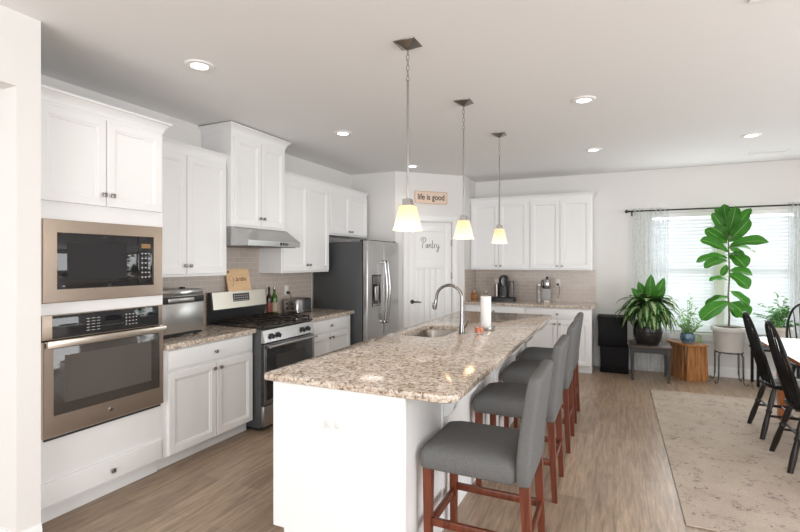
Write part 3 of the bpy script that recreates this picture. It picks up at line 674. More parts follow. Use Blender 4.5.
# ------------------------------------------------------------ island
BX0, BX1, BY0, BY1 = -1.671, -.898, 2.008, 5.43
t = thing('kitchen_island', 'long white kitchen island base with outlet on its near end', 'island', (BX0, BY0, 0))
sk = (-1.62, -1.25, 3.46, 4.14)
bm = nb()
box(bm, BX0, BX1, BY0, sk[2] - .06, .1, .876); box(bm, BX0, BX1, sk[3] + .06, BY1, .1, .876); box(bm, BX0, BX1, sk[2] - .06, sk[3] + .06, .1, .62)
box(bm, BX0, BX0 + .02, sk[2] - .06, sk[3] + .06, .62, .876); box(bm, BX1 - .28, BX1, sk[2] - .06, sk[3] + .06, .62, .876)
box(bm, BX0 + .07, BX1, BY0, BY1, 0, .1); obj('carcass', bm, 'cab', t, world=True)
bm = nb(); box(bm, BX1 - .022, BX1 + .004, BY0 - .006, BY0 + .02, 0, .876, .002); obj('corner_trim', bm, 'cab', t, world=True)
bm = nb(); sweep(bm, [(BX1, BY1), (BX1, BY0 + .02)], [(0, 0), (.012, 0), (.012, .075), (.006, .088), (0, .088)], -1); obj('base_trim', bm, 'cab', t, world=True)
for yy in (2.50, 3.72, 5.20):
    bm = nb(); box(bm, BX1, BX1 + .014, yy, yy + .085, 0, .875, .002); obj('pilaster', bm, 'cab', t, world=True)
    bm = nb(); prf = [(BX1 + .014, .875), (BX1 + .225, .875), (BX1 + .225, .845), (BX1 + .212, .838), (BX1 + .198, .81), (BX1 + .165, .775), (BX1 + .12, .755), (BX1 + .088, .73), (BX1 + .074, .705), (BX1 + .066, .675), (BX1 + .046, .65), (BX1 + .014, .632)]
    prism(bm, prf, 'y', yy + .018, yy + .067); obj('corbel', bm, 'cab', t, world=True)
for k in range(4):
    a = BY0 + .03 + k * .84
    bm = nb(); nested(bm, -(a + .82), -a, .12, .86, [(0, 0), (0, -.0165), (.0035, -.02), (.058, -.02), (.062, -.0165), (.076, -.009), (.088, -.009)])
    bm.transform(Matrix.Translation((BX0, 0, 0)) @ Matrix.Rotation(-PI / 2, 4, 'Z')); obj('door', bm, 'cab', t, world=True, smooth=20)
bm = nb(); box(bm, -1.354, -1.233, BY0 - .006, BY0 + .001, .657, .728, .002); op = obj('outlet_plate', bm, 'plate', t, world=True)
for xx in (-1.322, -1.265):
    bm = nb(); box(bm, xx - .017, xx + .017, BY0 - .009, BY0 - .005, .675, .710, .003); so = obj('socket', bm, mat('socket_face', (.74, .74, .73), .3), op, world=True)
    bm = nb(); box(bm, xx - .008, xx - .006, BY0 - .0095, BY0 - .008, .684, .700); box(bm, xx + .006, xx + .008, BY0 - .0095, BY0 - .008, .684, .700); obj('slot', bm, 'sidegrey', so, world=True) if False else bm.free()

# island granite top with sink cut-out
def bigrect(x0, x1, y0, y1, rs, z, k=6):   # rs = radii for corners (+,+),(-,+),(-,-),(+,-)
    out = []
    for (sx, sy, a0), r in zip(((1, 1, 0), (-1, 1, PI / 2), (-1, -1, PI), (1, -1, 1.5 * PI)), rs):
        cx = (x1 - r) if sx > 0 else (x0 + r); cy = (y1 - r) if sy > 0 else (y0 + r)
        for i in range(k + 1):
            a = a0 + PI / 2 * i / k; out.append((cx + r * math.cos(a), cy + r * math.sin(a), z))
    return out
bm = nb(); OR = (.02, .02, .022, .075); SR = (.12, .07, .07, .12)
def off(d, z): return bigrect(ISX0 + d, ISX1 - d, ISY0 + d, ISY1 - d, OR, z)
def sof(d, z): return bigrect(sk[0] + d, sk[1] - d, sk[2] + d, sk[3] - d, SR, z)
loft(bm, [off(.006, .876), off(.001, .880), off(0, .886), off(0, .905), off(.002, .911), off(.007, .914), sof(-.004, .914), sof(0, .910), sof(0, .880), sof(-.001, .876)], closed=True)
top = tag(obj('granite_island_top', bm, 'granite', None, origin=(ISX0, ISY0, .876)), 'large speckled granite worktop on the island with sink cut-out', 'countertop')
# sink bowl
bm = nb()
loft(bm, [bigrect(sk[0] - .02, sk[1] + .02, sk[2] - .02, sk[3] + .02, SR, .8755), bigrect(sk[0] - .004, sk[1] + .004, sk[2] - .004, sk[3] + .004, SR, .8755), bigrect(sk[0] + .002, sk[1] - .002, sk[2] + .002, sk[3] - .002, SR, .86),
          bigrect(sk[0] + .008, sk[1] - .008, sk[2] + .008, sk[3] - .008, SR, .71), bigrect(sk[0] + .03, sk[1] - .03, sk[2] + .03, sk[3] - .03, (.1, .06, .06, .1), .692), bigrect(sk[0] + .12, sk[1] - .12, sk[2] + .14, sk[3] - .14, (.03,) * 4, .688)], False, True)
t = thing('kitchen_sink', 'undermount stainless sink set in the island worktop', 'sink', (sk[0], sk[2], .688))
obj('bowl', bm, 'sinksteel', t, world=True)
bm = nb(); lathe(bm, [(.001, .689), (.042, .689), (.044, .692), (.036, .694), (.001, .691)], (-1.43, 3.8, 0)); obj('drain', bm, 'chrome', t, world=True)
# faucet
fx, fy = -1.155, 3.73
t = thing('kitchen_faucet', 'tall gooseneck pull-down faucet beside the island sink', 'faucet', (fx, fy, .915))
bm = nb(); lathe(bm, [(.001, 0), (.029, 0), (.029, .008), (.024, .014), (.0215, .055), (.019, .075), (.015, .14), (.0125, .26), (.001, .26)], n=20); obj('body', bm, 'faucetmetal', t)
bm = nb(); pts = [(0, 0, .25), (0, 0, .30)]
for k in range(1, 12):
    a = PI * k / 11 * .93; pts.append((-.110 + .110 * math.cos(a), 0, .295 + .103 * math.sin(a)))
pts += [(-.226, 0, .265)]
tube(bm, pts, .0125, 12); obj('spout', bm, 'faucetmetal', t)
bm = nb(); tube(bm, [(-.2255, 0, .272), (-.229, 0, .25), (-.238, 0, .205), (-.240, 0, .192)], [.0135, .016, .018, .016], 14); sh = obj('spray_head', bm, 'faucetmetal', t)
bm = nb(); box(bm, -.262, -.246, -.007, .007, .212, .245, .003); obj('spray_button', bm, 'nickel', sh)
bm = nb(); tube(bm, [(.015, 0, .062), (.036, 0, .064)], .013, 12); tube(bm, [(.034, 0, .064), (.046, -.004, .088), (.058, -.008, .118)], [.007, .006, .005], 8); obj('lever_handle', bm, 'faucetmetal', t)
# things on the island
t = thing('paper_towel_holder', 'white paper towel roll on round steel holder on the island', 'paper towels', (-1.037, 4.05, .9145))
bm = nb(); lathe(bm, [(.001, 0), (.078, 0), (.080, .003), (.080, .030), (.077, .032), (.074, .030), (.074, .012), (.001, .010)], n=32); obj('base_tray', bm, 'steel', t)
bm = nb(); tube(bm, [(0, 0, .01), (0, 0, .315)], .006, 8); lathe(bm, [(.001, .305), (.010, .305), (.017, .315), (.018, .328), (.012, .338), (.001, .340)]); obj('post', bm, 'chrome', t)
bm = nb(); lathe(bm, [(.02, .014), (.0455, .014), (.046, .02), (.046, .288), (.045, .292), (.02, .292)], n=28, cap=False); lathe(bm, [(.02, .014), (.02, .292)], n=28, cap=False); bmesh.ops.remove_doubles(bm, verts=bm.verts, dist=1e-5); obj('paper_roll', bm, 'paper', t)
t = thing('candle_jar', 'small orange candle in a clear glass jar beside the paper towels', 'candle', (-1.03, 3.80, .9145))
bm = nb(); lathe(bm, [(.001, 0), (.034, 0), (.037, .004), (.038, .078), (.0355, .078), (.0345, .010), (.001, .008)], n=24); obj('glass_jar', bm, 'clearglass', t)
bm = nb(); lathe(bm, [(.001, .0105), (.0335, .0105), (.0335, .052), (.001, .050)], n=24); obj('wax', bm, 'wax', t)
bm = nb(); tube(bm, [(0, 0, .048), (.001, 0, .062)], .0015, 5); obj('wick', bm, 'ink', t)

# ------------------------------------------------------------ left counter appliances
t = thing('countertop_oven', 'stainless countertop oven standing beside the tall oven cabinet', 'toaster oven', (-3.135, 2.43, .9145), RL)
wt_ = .452
bm = nb(); box(bm, .0, wt_, .012, .33, .02, .372, .012, 3); obj('body', bm, 'steel', t)
bm = nb(); box(bm, .004, wt_ - .004, -.006, .0125, .03, .265, .005); dr = obj('front_door', bm, 'steel', t)
bm = nb(); box(bm, .0, wt_, -.012, .013, .268, .318, .006); hb = obj('handle_band', bm, 'black', t)
bm = nb(); box(bm, .10, .345, -.022, -.010, .276, .308, .005); obj('handle', bm, 'steel', hb)
bm = nb(); box(bm, .002, wt_ - .002, -.004, .0125, .322, .368, .004); obj('top_rim', bm, 'chrome', t)
for x_ in (.02, wt_ - .05):
    for y_ in (.03, .28):
        bm = nb(); box(bm, x_, x_ + .03, y_, y_ + .03, 0, .021); obj('foot', bm, 'black', t)
bm = nb(); box(bm, .005, wt_ - .005, .0, .05, .012, .022, .002); obj('lower_rail', bm, 'black', t)
bm = nb(); box(bm, .33, .36, .10, .14, .370, .386, .004); obj('vent_cap', bm, 'black', t)
# toaster
t = thing('toaster', 'chrome two-slot toaster on the worktop between range and refrigerator', 'toaster', (-3.378, 4.49, .9145))
bm = nb(); loft(bm, [rrect(0, 0, .100, .138, .02, z) for z in (.012, .15)] + [rrect(0, 0, .096, .134, .02, .162), rrect(0, 0, .085, .122, .02, .170)]); obj('body', bm, 'chrome', t)
bm = nb(); box(bm, -.098, .098, -.136, .136, 0, .014, .004); obj('base', bm, 'black', t)
for x_ in (-.042, .018):
    bm = nb(); box(bm, x_, x_ + .03, -.10, .10, .1685, .1715); obj('slot', bm, 'black', t)
bm = nb(); box(bm, -.085, .085, -.146, -.136, .03, .15, .004); ep = obj('end_panel', bm, 'steel', t)
for x_ in (-.035, .045):
    bm = nb(); box(bm, x_ - .014, x_ + .014, -.166, -.146, .105, .122, .004); obj('lever', bm, 'black', ep)
    bm = nb(); lathe(bm, [(.001, 0), (.016, 0), (.014, .012), (.001, .012)], n=14); bm.transform(Matrix.Translation((x_, -.146, .06)) @ Matrix.Rotation(PI / 2, 4, 'X')); obj('knob', bm, 'black', ep)
# bottles
def bottle(label, x, y, r, h, mm, lm, cap):
    t = thing('wine_bottle', label, 'bottle', (x, y, .9145), 0, 'bottles behind the range')
    bm = nb(); lathe(bm, [(.001, 0), (r * .9, 0), (r, .006), (r, h * .58), (r * .85, h * .66), (r * .40, h * .74), (r * .36, h * .90), (r * .42, h * .91), (r * .42, h * .94), (.001, h * .94)], n=18); obj('bottle_glass', bm, mm, t)
    bm = nb(); lathe(bm, [(r + .0006, h * .14), (r + .0006, h * .45)], n=18, cap=False); obj('paper_label', bm, lm, t)
    bm = nb(); lathe(bm, [(.001, h * .90), (r * .44, h * .90), (r * .44, h * .965), (r * .2, h * .97), (r * .14, h), (.001, h)], n=12); obj('pourer', bm, cap, t)
bottle('dark slim bottle with red label nearest the range back panel', -3.44, 4.062, .029, .325, 'darkbottle', 'redlabel', 'ink')
bottle('green glass bottle with tan label beside the dark bottle', -3.428, 4.135, .034, .325, 'greenglass', 'label', 'nickel')
# wood board on the range backguard
t = thing('cutting_board', 'light wood cutting board with burnt lettering standing on the range back panel', 'cutting board', (-3.462, 3.50, 1.2145), RL)
bm = nb(); 
hole = [(.028, .208)]
loft(bm, [[(x_, y_, z_) for x_, z_ in ((0, 0), (.32, 0), (.318, .225), (.002, .225))] for y_ in (-.0, .016)]); bmesh.ops.bevel(bm, geom=list(bm.edges), offset=.003, segments=2, affect='EDGES')
bd = obj('board', bm, 'board', t)
bm = nb(); lathe(bm, [(.001, 0), (.011, 0), (.011, .0012), (.001, .0012)], n=16); bm.transform(Matrix.Translation((.028, .0, .195)) @ Matrix.Rotation(PI / 2, 4, 'X')); obj('hanging_hole', bm, 'ink', bd)
burn = mat('burnt_lettering', (.26, .11, .05), .7); M['burn'] = burn
text('lettering', 'iardini', .062, 'burn', bd, face_front(.185, -.0008, .118), .0006, shear=.25)
bm = nb(); strokes(bm, [[(.9, .8), (.5, 1.0), (.1, .7), (.0, .2), (.3, -.1), (.8, .1), (.85, .45), (.5, .42), (.95, .42), (.9, -.4), (.5, -.9), (.3, -.6)]], .03, .105, .058, -.0008, .0022)
strokes(bm, [[(0, 0), (.2, .08), (.4, 0), (.6, .06), (.8, 0), (1, .05), (1.3, 0), (1.6, .05), (2, 0), (2.4, .04), (2.8, 0), (3.2, .03)], [(1.2, -.9), (1.6, -.85), (2.0, -.92), (2.5, -.88)]], .10, .078, .06, -.0008, .0012); obj('flourish', bm, 'burn', bd)
# leaning: tilt back slightly
t.rotation_euler = (math.radians(-12), 0, RL)

def outlet(label, loc, rz, plug=False):
    t = thing('power_outlet', label, 'outlet', loc, rz, 'cream wall outlets')
    bm = nb(); box(bm, -.036, .036, -.006, 0, -.058, .058, .002); p = obj('cover_plate', bm, 'platebeige', t)
    for z in (-.022, .022):
        bm = nb(); box(bm, -.016, .016, -.0085, -.005, z - .014, z + .014, .003); obj('socket', bm, 'plate', p)
    if plug:
        bm = nb(); box(bm, -.014, .016, -.040, -.0088, -.042, -.012, .005); tube(bm, [(0, -.036, -.03), (.02, -.05, -.045), (.03, -.04, -.10), (.02, -.03, -.17), (.0, -.03, -.23)], .0035, 6)
        tag(obj('power_plug', bm, 'black', None), 'black plug and cord in the outlet ' + plug, 'plug', 'plugs in the wall outlets'); o = bpy.data.objects[-1] if False else None
        q = [x_ for x_ in C.objects if x_.name.startswith('power_plug')][-1]; q.location = loc; q.rotation_euler = (0, 0, rz)
    return t
outlet('cream outlet on the tiles behind the chrome toaster', (XW + .0085, 4.47, 1.172), RL, 'above the chrome toaster')
outlet('cream outlet on the tiles right of the blender', (-.790, YW - .0085, 1.195), 0, 'right of the blender')
outlet('cream outlet on the tiles behind the coffee machine', (-1.715, YW - .0085, 1.185), 0)

# ------------------------------------------------------------ back counter appliances
t = thing('coffee_machine', 'black pod coffee machine with side water tank on back counter', 'coffee machine', (-1.545, 7.08, .9145))
bm = nb(); loft(bm, [rrect(.0, .0, .185, .125, .05, z) for z in (0, .05)] + [rrect(.0, .0, .175, .115, .05, .062)]); obj('base', bm, 'black', t)
bm = nb(); loft(bm, [rrect(.0, .04, .062, .085, .03, z) for z in (.06, .33)] + [rrect(0, .04, .055, .075, .03, .372), rrect(0, .04, .03, .05, .02, .388)]); bd = obj('tower', bm, 'black', t)
bm = nb(); loft(bm, [rrect(.0, -.065, .050, .04, .03, z) for z in (.24, .35)]); obj('brew_head', bm, mat('gloss_black', (.01, .01, .01), .08), t)
bm = nb(); tube(bm, [(-.0, -.10, .34), (.0, -.112, .31), (.0, -.108, .27)], .008, 8); tube(bm, [(-.03, -.09, .35), (0, -.105, .37), (.03, -.09, .35)], .006, 8); obj('lever', bm, 'chrome', t)
bm = nb(); box(bm, -.045, .045, -.115, -.02, .075, .083, .003); obj('drip_grid', bm, 'chrome', t)
bm = nb(); lathe(bm, [(.001, .065), (.042, .065), (.042, .29), (.001, .29)], (.115, .03, 0), 20); wt2 = obj('water_tank', bm, mat('smoky_plastic', (.22, .2, .2), .1, trans=.5), t)
bm = nb(); lathe(bm, [(.001, .29), (.045, .29), (.043, .30), (.001, .302)], (.115, .03, 0), 20); obj('tank_lid', bm, 'darkmetal', wt2)
bm = nb(); lathe(bm, [(.001, .065), (.036, .065), (.036, .26), (.001, .26)], (-.105, .03, 0), 20); obj('milk_frother', bm, 'nickel', t)
t = thing('countertop_blender', 'grey and steel blender with clear jug beside the back wall outlet', 'blender', (-.925, 7.10, .9145))
bm = nb(); box(bm, -.055, .065, -.06, .06, .035, .20, .012, 3); obj('motor_base', bm, 'brushgrey', t)
bm = nb(); box(bm, -.03, .05, -.04, .04, 0, .036, .005); obj('foot', bm, 'platebeige', t)
bm = nb(); lathe(bm, [(.001, .20), (.050, .20), (.056, .22), (.058, .325), (.052, .335), (.001, .336)], (.005, 0, 0), 24); obj('steel_bowl', bm, 'chrome', t)
bm = nb(); lathe(bm, [(.001, .336), (.020, .336), (.016, .352), (.020, .365), (.012, .375), (.001, .376)], (.012, 0, 0), 16); obj('lid_knob', bm, 'black', t)
bm = nb(); tube(bm, [(-.045, -.02, .325), (-.064, -.03, .30), (-.064, -.03, .24), (-.045, -.02, .215)], .008, 8); obj('handle', bm, 'black', t)
t = thing('glass_carafe', 'tall clear carafe standing left of the blender', 'carafe', (-1.022, 7.04, .9145))
bm = nb(); lathe(bm, [(.001, 0), (.030, 0), (.032, .005), (.032, .24), (.030, .245), (.0295, .24), (.0295, .008), (.001, .008)], n=20); obj('glass', bm, 'clearglass', t)
bm = nb(); lathe(bm, [(.001, .010), (.0285, .010), (.0285, .16), (.001, .16)], n=20); obj('contents', bm, mat('pale_grain', (.55, .52, .47), .8), t)
bm = nb(); lathe(bm, [(.001, .246), (.033, .246), (.033, .262), (.001, .264)], n=20); obj('lid', bm, 'steel', t)
t = thing('amber_jar', 'small amber jar in the back counter corner by the pantry', 'jar', (-2.0, 7.10, .9145))
bm = nb(); loft(bm, [rrect(0, 0, .040, .035, .012, 0), rrect(0, 0, .042, .037, .012, .01), rrect(0, 0, .042, .037, .012, .09), rrect(0, 0, .022, .022, .012, .115)]); obj('glass', bm, 'amber', t)
bm = nb(); lathe(bm, [(.001, .115), (.024, .115), (.024, .150), (.001, .152)], n=16); obj('lid', bm, mat('rose_lid', (.5, .36, .28), .4), t)

# ------------------------------------------------------------ wooden sign above the pantry
t = thing('wooden_sign', 'pale wooden life is good sign above the pantry door', 'sign', (-2.82, 5.97, 0), PI / 4)
bm = nb(); box(bm, .286, .803, -.016, -.001, 2.338, 2.520, .002); bd = obj('board', bm, 'signwood', t)
bm = nb()
for a in ((.292, .797, 2.344, 2.347), (.292, .797, 2.511, 2.514), (.292, .295, 2.347, 2.511), (.794, .797, 2.347, 2.511)): box(bm, a[0], a[1], -.0172, -.0155, a[2], a[3])
obj('painted_border', bm, 'burn', bd)
text('lettering', 'life is good', .105, 'ink', bd, face_front(.545, -.017, 2.432) @ Matrix.Diagonal((.93, 1.12, 1, 1)), .0006)
o = [q for q in bpy.data.objects if q.name.startswith('lettering')][-1]

# ------------------------------------------------------------ pendants
def pend():
    t = thing('pendant_lamp', 'x', 'pendant lamp', (0, 0, 0), 0, 'pendant lamps over the island')
    bm = nb(); box(bm, -.065, .065, -.065, .065, ZC - .006, ZC - .0005, .002)
    loft(bm, [rrect(0, 0, .06, .06, .004, ZC - .006), rrect(0, 0, .02, .02, .004, ZC - .030), rrect(0, 0, .012, .012, .004, ZC - .036)]); obj('ceiling_plate', bm, 'nickel', t)
    bm = nb(); z = ZC - .034; k = 0
    while z > 2.56:
        pts = []
        for i in range(12):
            a = 2 * PI * i / 12; u = .0085 * math.cos(a); v = .019 * math.sin(a)
            pts.append((u if k % 2 else 0, 0 if k % 2 else u, z - .017 + v))
        tube(bm, pts, .0022, 6, closed=True); z -= .031; k += 1
    obj('chain', bm, 'nickel', t)
    bm = nb(); tube(bm, [(0, 0, 1.875), (0, 0, z + .006)], .0062, 10); obj('rod', bm, 'rodmetal', t)
    bm = nb(); loft(bm, [rrect(0, 0, .040, .040, .003, 1.830), rrect(0, 0, .040, .040, .003, 1.836), rrect(0, 0, .026, .026, .003, 1.838), rrect(0, 0, .024, .024, .003, 1.872), rrect(0, 0, .010, .010, .003, 1.876)]); obj('fitter', bm, 'nickel', t, smooth=0)
    bm = nb(); prof = [(.040, .143), (.0425, .128), (.048, .100), (.0545, .066), (.0595, .032), (.064, .014), (.070, .0)]
    loft(bm, [rrect(0, 0, h, h, .006, z) for h, z in prof] + [rrect(0, 0, h - .004, h - .004, .006, z) for h, z in reversed(prof)], False, False)
    s = obj('shade', bm, 'shade', t, smooth=28); s.location = (0, 0, 1.69)
    bm = nb(); bmesh.ops.create_uvsphere(bm, u_segments=14, v_segments=10, radius=.026, matrix=Matrix.Translation((0, 0, 1.775))); bmesh.ops.create_cone(bm, cap_ends=True, segments=12, radius1=.014, radius2=.014, depth=.05, matrix=Matrix.Translation((0, 0, 1.81))); obj('bulb', bm, 'bulb', t)
    return t
PL = [(-1.10, 2.50), (-1.10, 3.60), (-1.055, 4.66)]
pl = ['nearest pendant lamp over the island, largest in view', 'middle pendant lamp of the three over the island', 'farthest pendant lamp, over the far end of the island']
p0 = pend(); p0.location = (*PL[0], 0); p0['label'] = pl[0]
for k in (1, 2): dup(p0, (*PL[k], 0), label=pl[k])
for k in range(3):
    l = bpy.data.lights.new('pendant_bulb_light', 'POINT'); l.energy = 1.0; l.color = (1, .82, .58); l.shadow_soft_size = .058
    o = bpy.data.objects.new('pendant_bulb_light', l); C.objects.link(o); o.location = (PL[k][0], PL[k][1], 1.73)

# ------------------------------------------------------------ recessed ceiling lights
cans = [(-2.443, 2.216, 'recessed ceiling light nearest the tall oven cabinet'), (-2.45, 3.98, 'recessed ceiling light in front of the range hood cabinet'), (-2.46, 5.74, 'recessed ceiling light before the pantry door'),
        (-.232, 3.943, 'recessed ceiling light above the aisle right of the pendants'), (-.235, 5.751, 'recessed ceiling light nearest the back wall cabinets'), (1.23, 5.753, 'recessed ceiling light before the dining windows')]
c0 = None
for x_, y_, lab in cans:
    if c0 is None:
        c0 = thing('recessed_light', lab, 'ceiling light', (x_, y_, ZC), 0, 'recessed ceiling lights')
        bm = nb(); prof = [(.052, -.003), (.056, -.010), (.084, -.008), (.090, -.003), (.091, -.0005)]; lathe(bm, prof, n=32, cap=False); obj('trim_ring', bm, 'canwhite', c0)
        bm = nb(); lathe(bm, [(.001, -.006), (.0535, -.006), (.0535, -.0012), (.001, -.0012)], n=28); obj('lens', bm, 'canglow', c0)
    else: dup(c0, (x_, y_, ZC), label=lab)
    l = bpy.data.lights.new('recessed_lamp', 'SPOT'); l.energy = 8; l.color = (1, .93, .84); l.spot_size = 2.4; l.spot_blend = .8; l.shadow_soft_size = .14
    o = bpy.data.objects.new('recessed_lamp', l); C.objects.link(o); o.location = (x_, y_, ZC - .02)
def vent(label, x0, x1, y0, y1):
    t = thing('ceiling_vent', label, 'vent', ((x0 + x1) / 2, (y0 + y1) / 2, ZC), 0, 'ceiling air vents'); hx, hy = (x1 - x0) / 2, (y1 - y0) / 2
    bm = nb()
    for a in ((-hx, hx, -hy, -hy + .02), (-hx, hx, hy - .02, hy), (-hx, -hx + .02, -hy + .02, hy - .02), (hx - .02, hx, -hy + .02, hy - .02)): box(bm, a[0], a[1], a[2], a[3], -.010, -.0005, .002)
    fr = obj('frame', bm, 'canwhite', t)
    bm = nb(); y_ = -hy + .03
    while y_ < hy - .022: box(bm, -hx + .02, hx - .02, y_, y_ + .008, -.008, -.002); y_ += .018
    obj('slats', bm, 'canwhite', t)
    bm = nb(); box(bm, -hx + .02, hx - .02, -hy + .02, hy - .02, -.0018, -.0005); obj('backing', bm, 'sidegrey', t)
vent('white ceiling vent above the right window', 1.41, 1.77, 6.60, 6.76)
vent('white ceiling vent at the top right edge of the picture', .585, .95, 2.66, 2.80)

# ------------------------------------------------------------ bar stools (origin: floor, centre; faces -x)
def stool():
    t = thing('bar_stool', 'x', 'bar stool', (0, 0, 0), 0, 'grey bar stools along the island')
    X0, X1 = -.235, .235; hw = .235
    bm = nb(); cx, hx = -.03, .232
    loft(bm, [rrect(cx, 0, hx - .012, hw - .012, .03, .505, 5), rrect(cx, 0, hx, hw, .035, .515, 5), rrect(cx, 0, hx + .002, hw + .002, .04, .575, 5), rrect(cx, 0, hx - .010, hw - .010, .05, .600, 5), rrect(cx, 0, hx - .045, hw - .045, .06, .617, 5), rrect(cx, 0, hx - .11, hw - .11, .06, .625, 5)])
    obj('seat', bm, 'fabric', t, smooth=60)
    bm = nb()   # upholstered back, leaning
    def yz(z, x_in, x_out, dy=0, r=.02):
        return [(x, y, z) for x, y, _ in rrect((x_in + x_out) / 2, 0, (x_out - x_in) / 2, hw - dy, min(r, (x_out - x_in) / 2 - .002), z, 4)]
    loft(bm, [yz(.505, .206, .262, .008), yz(.515, .203, .265), yz(.62, .204, .270), yz(.75, .218, .283), yz(.88, .238, .300), yz(.965, .253, .312), yz(.985, .257, .313, .006), yz(.996, .268, .305, .018, .015)])
    obj('backrest', bm, 'fabric', t, smooth=60)
    def leg(xt, xb, y, ht):
        bm = nb(); a, b = .022, .016
        loft(bm, [[(xb + sx * b, y * 1.0 + sy * b, 0) for sx, sy in ((-1, -1), (1, -1), (1, 1), (-1, 1))], [(xt + sx * a, y + sy * a, ht) for sx, sy in ((-1, -1), (1, -1), (1, 1), (-1, 1))]])
        obj('leg', bm, 'cherry', t)
    for s in (-1, 1): leg(-.225, -.225, s * .198, .507); leg(.238, .262, s * .198, .507)
    for s in (-1, 1):
        bm = nb(); box(bm, -.210, .235, s * .198 - .010, s * .198 + .010, .225, .262, .002); obj('stretcher', bm, 'cherry', t)
    bm = nb(); box(bm, -.236, -.214, -.18, .18, .195, .235, .002); obj('footrest', bm, 'cherry', t)
    bm = nb(); box(bm, .242, .262, -.18, .18, .225, .26, .002); obj('stretcher', bm, 'cherry', t)
    return t
sl = ['grey upholstered bar stool nearest the camera, seat fully visible', 'second grey bar stool from the camera along the island', 'third grey bar stool from the camera along the island', 'farthest grey bar stool at the far end of the island']
s0 = stool()
SXc = -.612
for k, yc in enumerate((2.352, 3.285, 4.13, 4.875)):
    if k == 0: s0.location = (SXc, yc, 0); s0['label'] = sl[0]
    else: dup(s0, (SXc + (.006 if k == 2 else 0), yc, 0), label=sl[k])

# ------------------------------------------------------------ rug
bm = nb(); box(bm, .36, 3.1, 3.125, 6.276, .0005, .009, .003, 1); tag(obj('area_rug', bm, 'rug', None, origin=(1.7, 4.7, 0)), 'large beige distressed area rug under the dining table', 'rug')
RZ = .0095
# ------------------------------------------------------------ dining table
t = thing('dining_table', 'dining table with pale glossy top and orange wood legs', 'table', (1.8, 4.7, RZ))
TX0, TX1, TY0, TY1 = 1.25, 2.35, 3.55, 5.80
bm = nb(); loft(bm, [bigrect(TX0 + .012, TX1 - .012, TY0 + .012, TY1 - .012, (.12,) * 4, .722), bigrect(TX0, TX1, TY0, TY1, (.12,) * 4, .732), bigrect(TX0, TX1, TY0, TY1, (.12,) * 4, .752), bigrect(TX0 + .02, TX1 - .02, TY0 + .02, TY1 - .02, (.10,) * 4, .758)]); tp = obj('table_top', bm, 'tableorange', t, world=True)
bm = nb(); loft(bm, [bigrect(TX0 + .03, TX1 - .03, TY0 + .03, TY1 - .03, (.09,) * 4, .7575), bigrect(TX0 + .03, TX1 - .03, TY0 + .03, TY1 - .03, (.09,) * 4, .760)]); obj('top_inlay', bm, 'tabletop', tp, world=True)
bm = nb()
for a in ((TX0 + .13, TX1 - .13, TY0 + .13, TY0 + .152), (TX0 + .13, TX1 - .13, TY1 - .152, TY1 - .13), (TX0 + .13, TX0 + .152, TY0 + .152, TY1 - .152), (TX1 - .152, TX1 - .13, TY0 + .152, TY1 - .152)): box(bm, a[0], a[1], a[2], a[3], .64, .7225)
obj('apron', bm, 'tableorange', t, world=True)
for x_ in (TX0 + .19, TX1 - .19):
    for y_ in (TY0 + .2, TY1 - .22):
        bm = nb(); loft(bm, [rrect(x_, y_, h, h, .006, z + RZ) for h, z in ((.036, 0), (.038, .01), (.045, .55), (.045, .7125))]); obj('leg', bm, 'tableorange', t, world=True)
bm = nb(); box(bm, -.15, .15, -.21, .21, 0, .003, .001, 1); bx = tag(obj('placemat', bm, mat('white_placemat', (.82, .82, .82), .5), None), 'white placemat with dark edging at the far end of dining table', 'placemat'); bx.location = (1.80, 5.50, .7605)
bm = nb()
for a in ((-.15, .15, -.21, -.204), (-.15, .15, .204, .21), (-.15, -.144, -.204, .204), (.144, .15, -.204, .204)): box(bm, a[0], a[1], a[2], a[3], .0025, .0042)
obj('edging', bm, 'ink', bx)

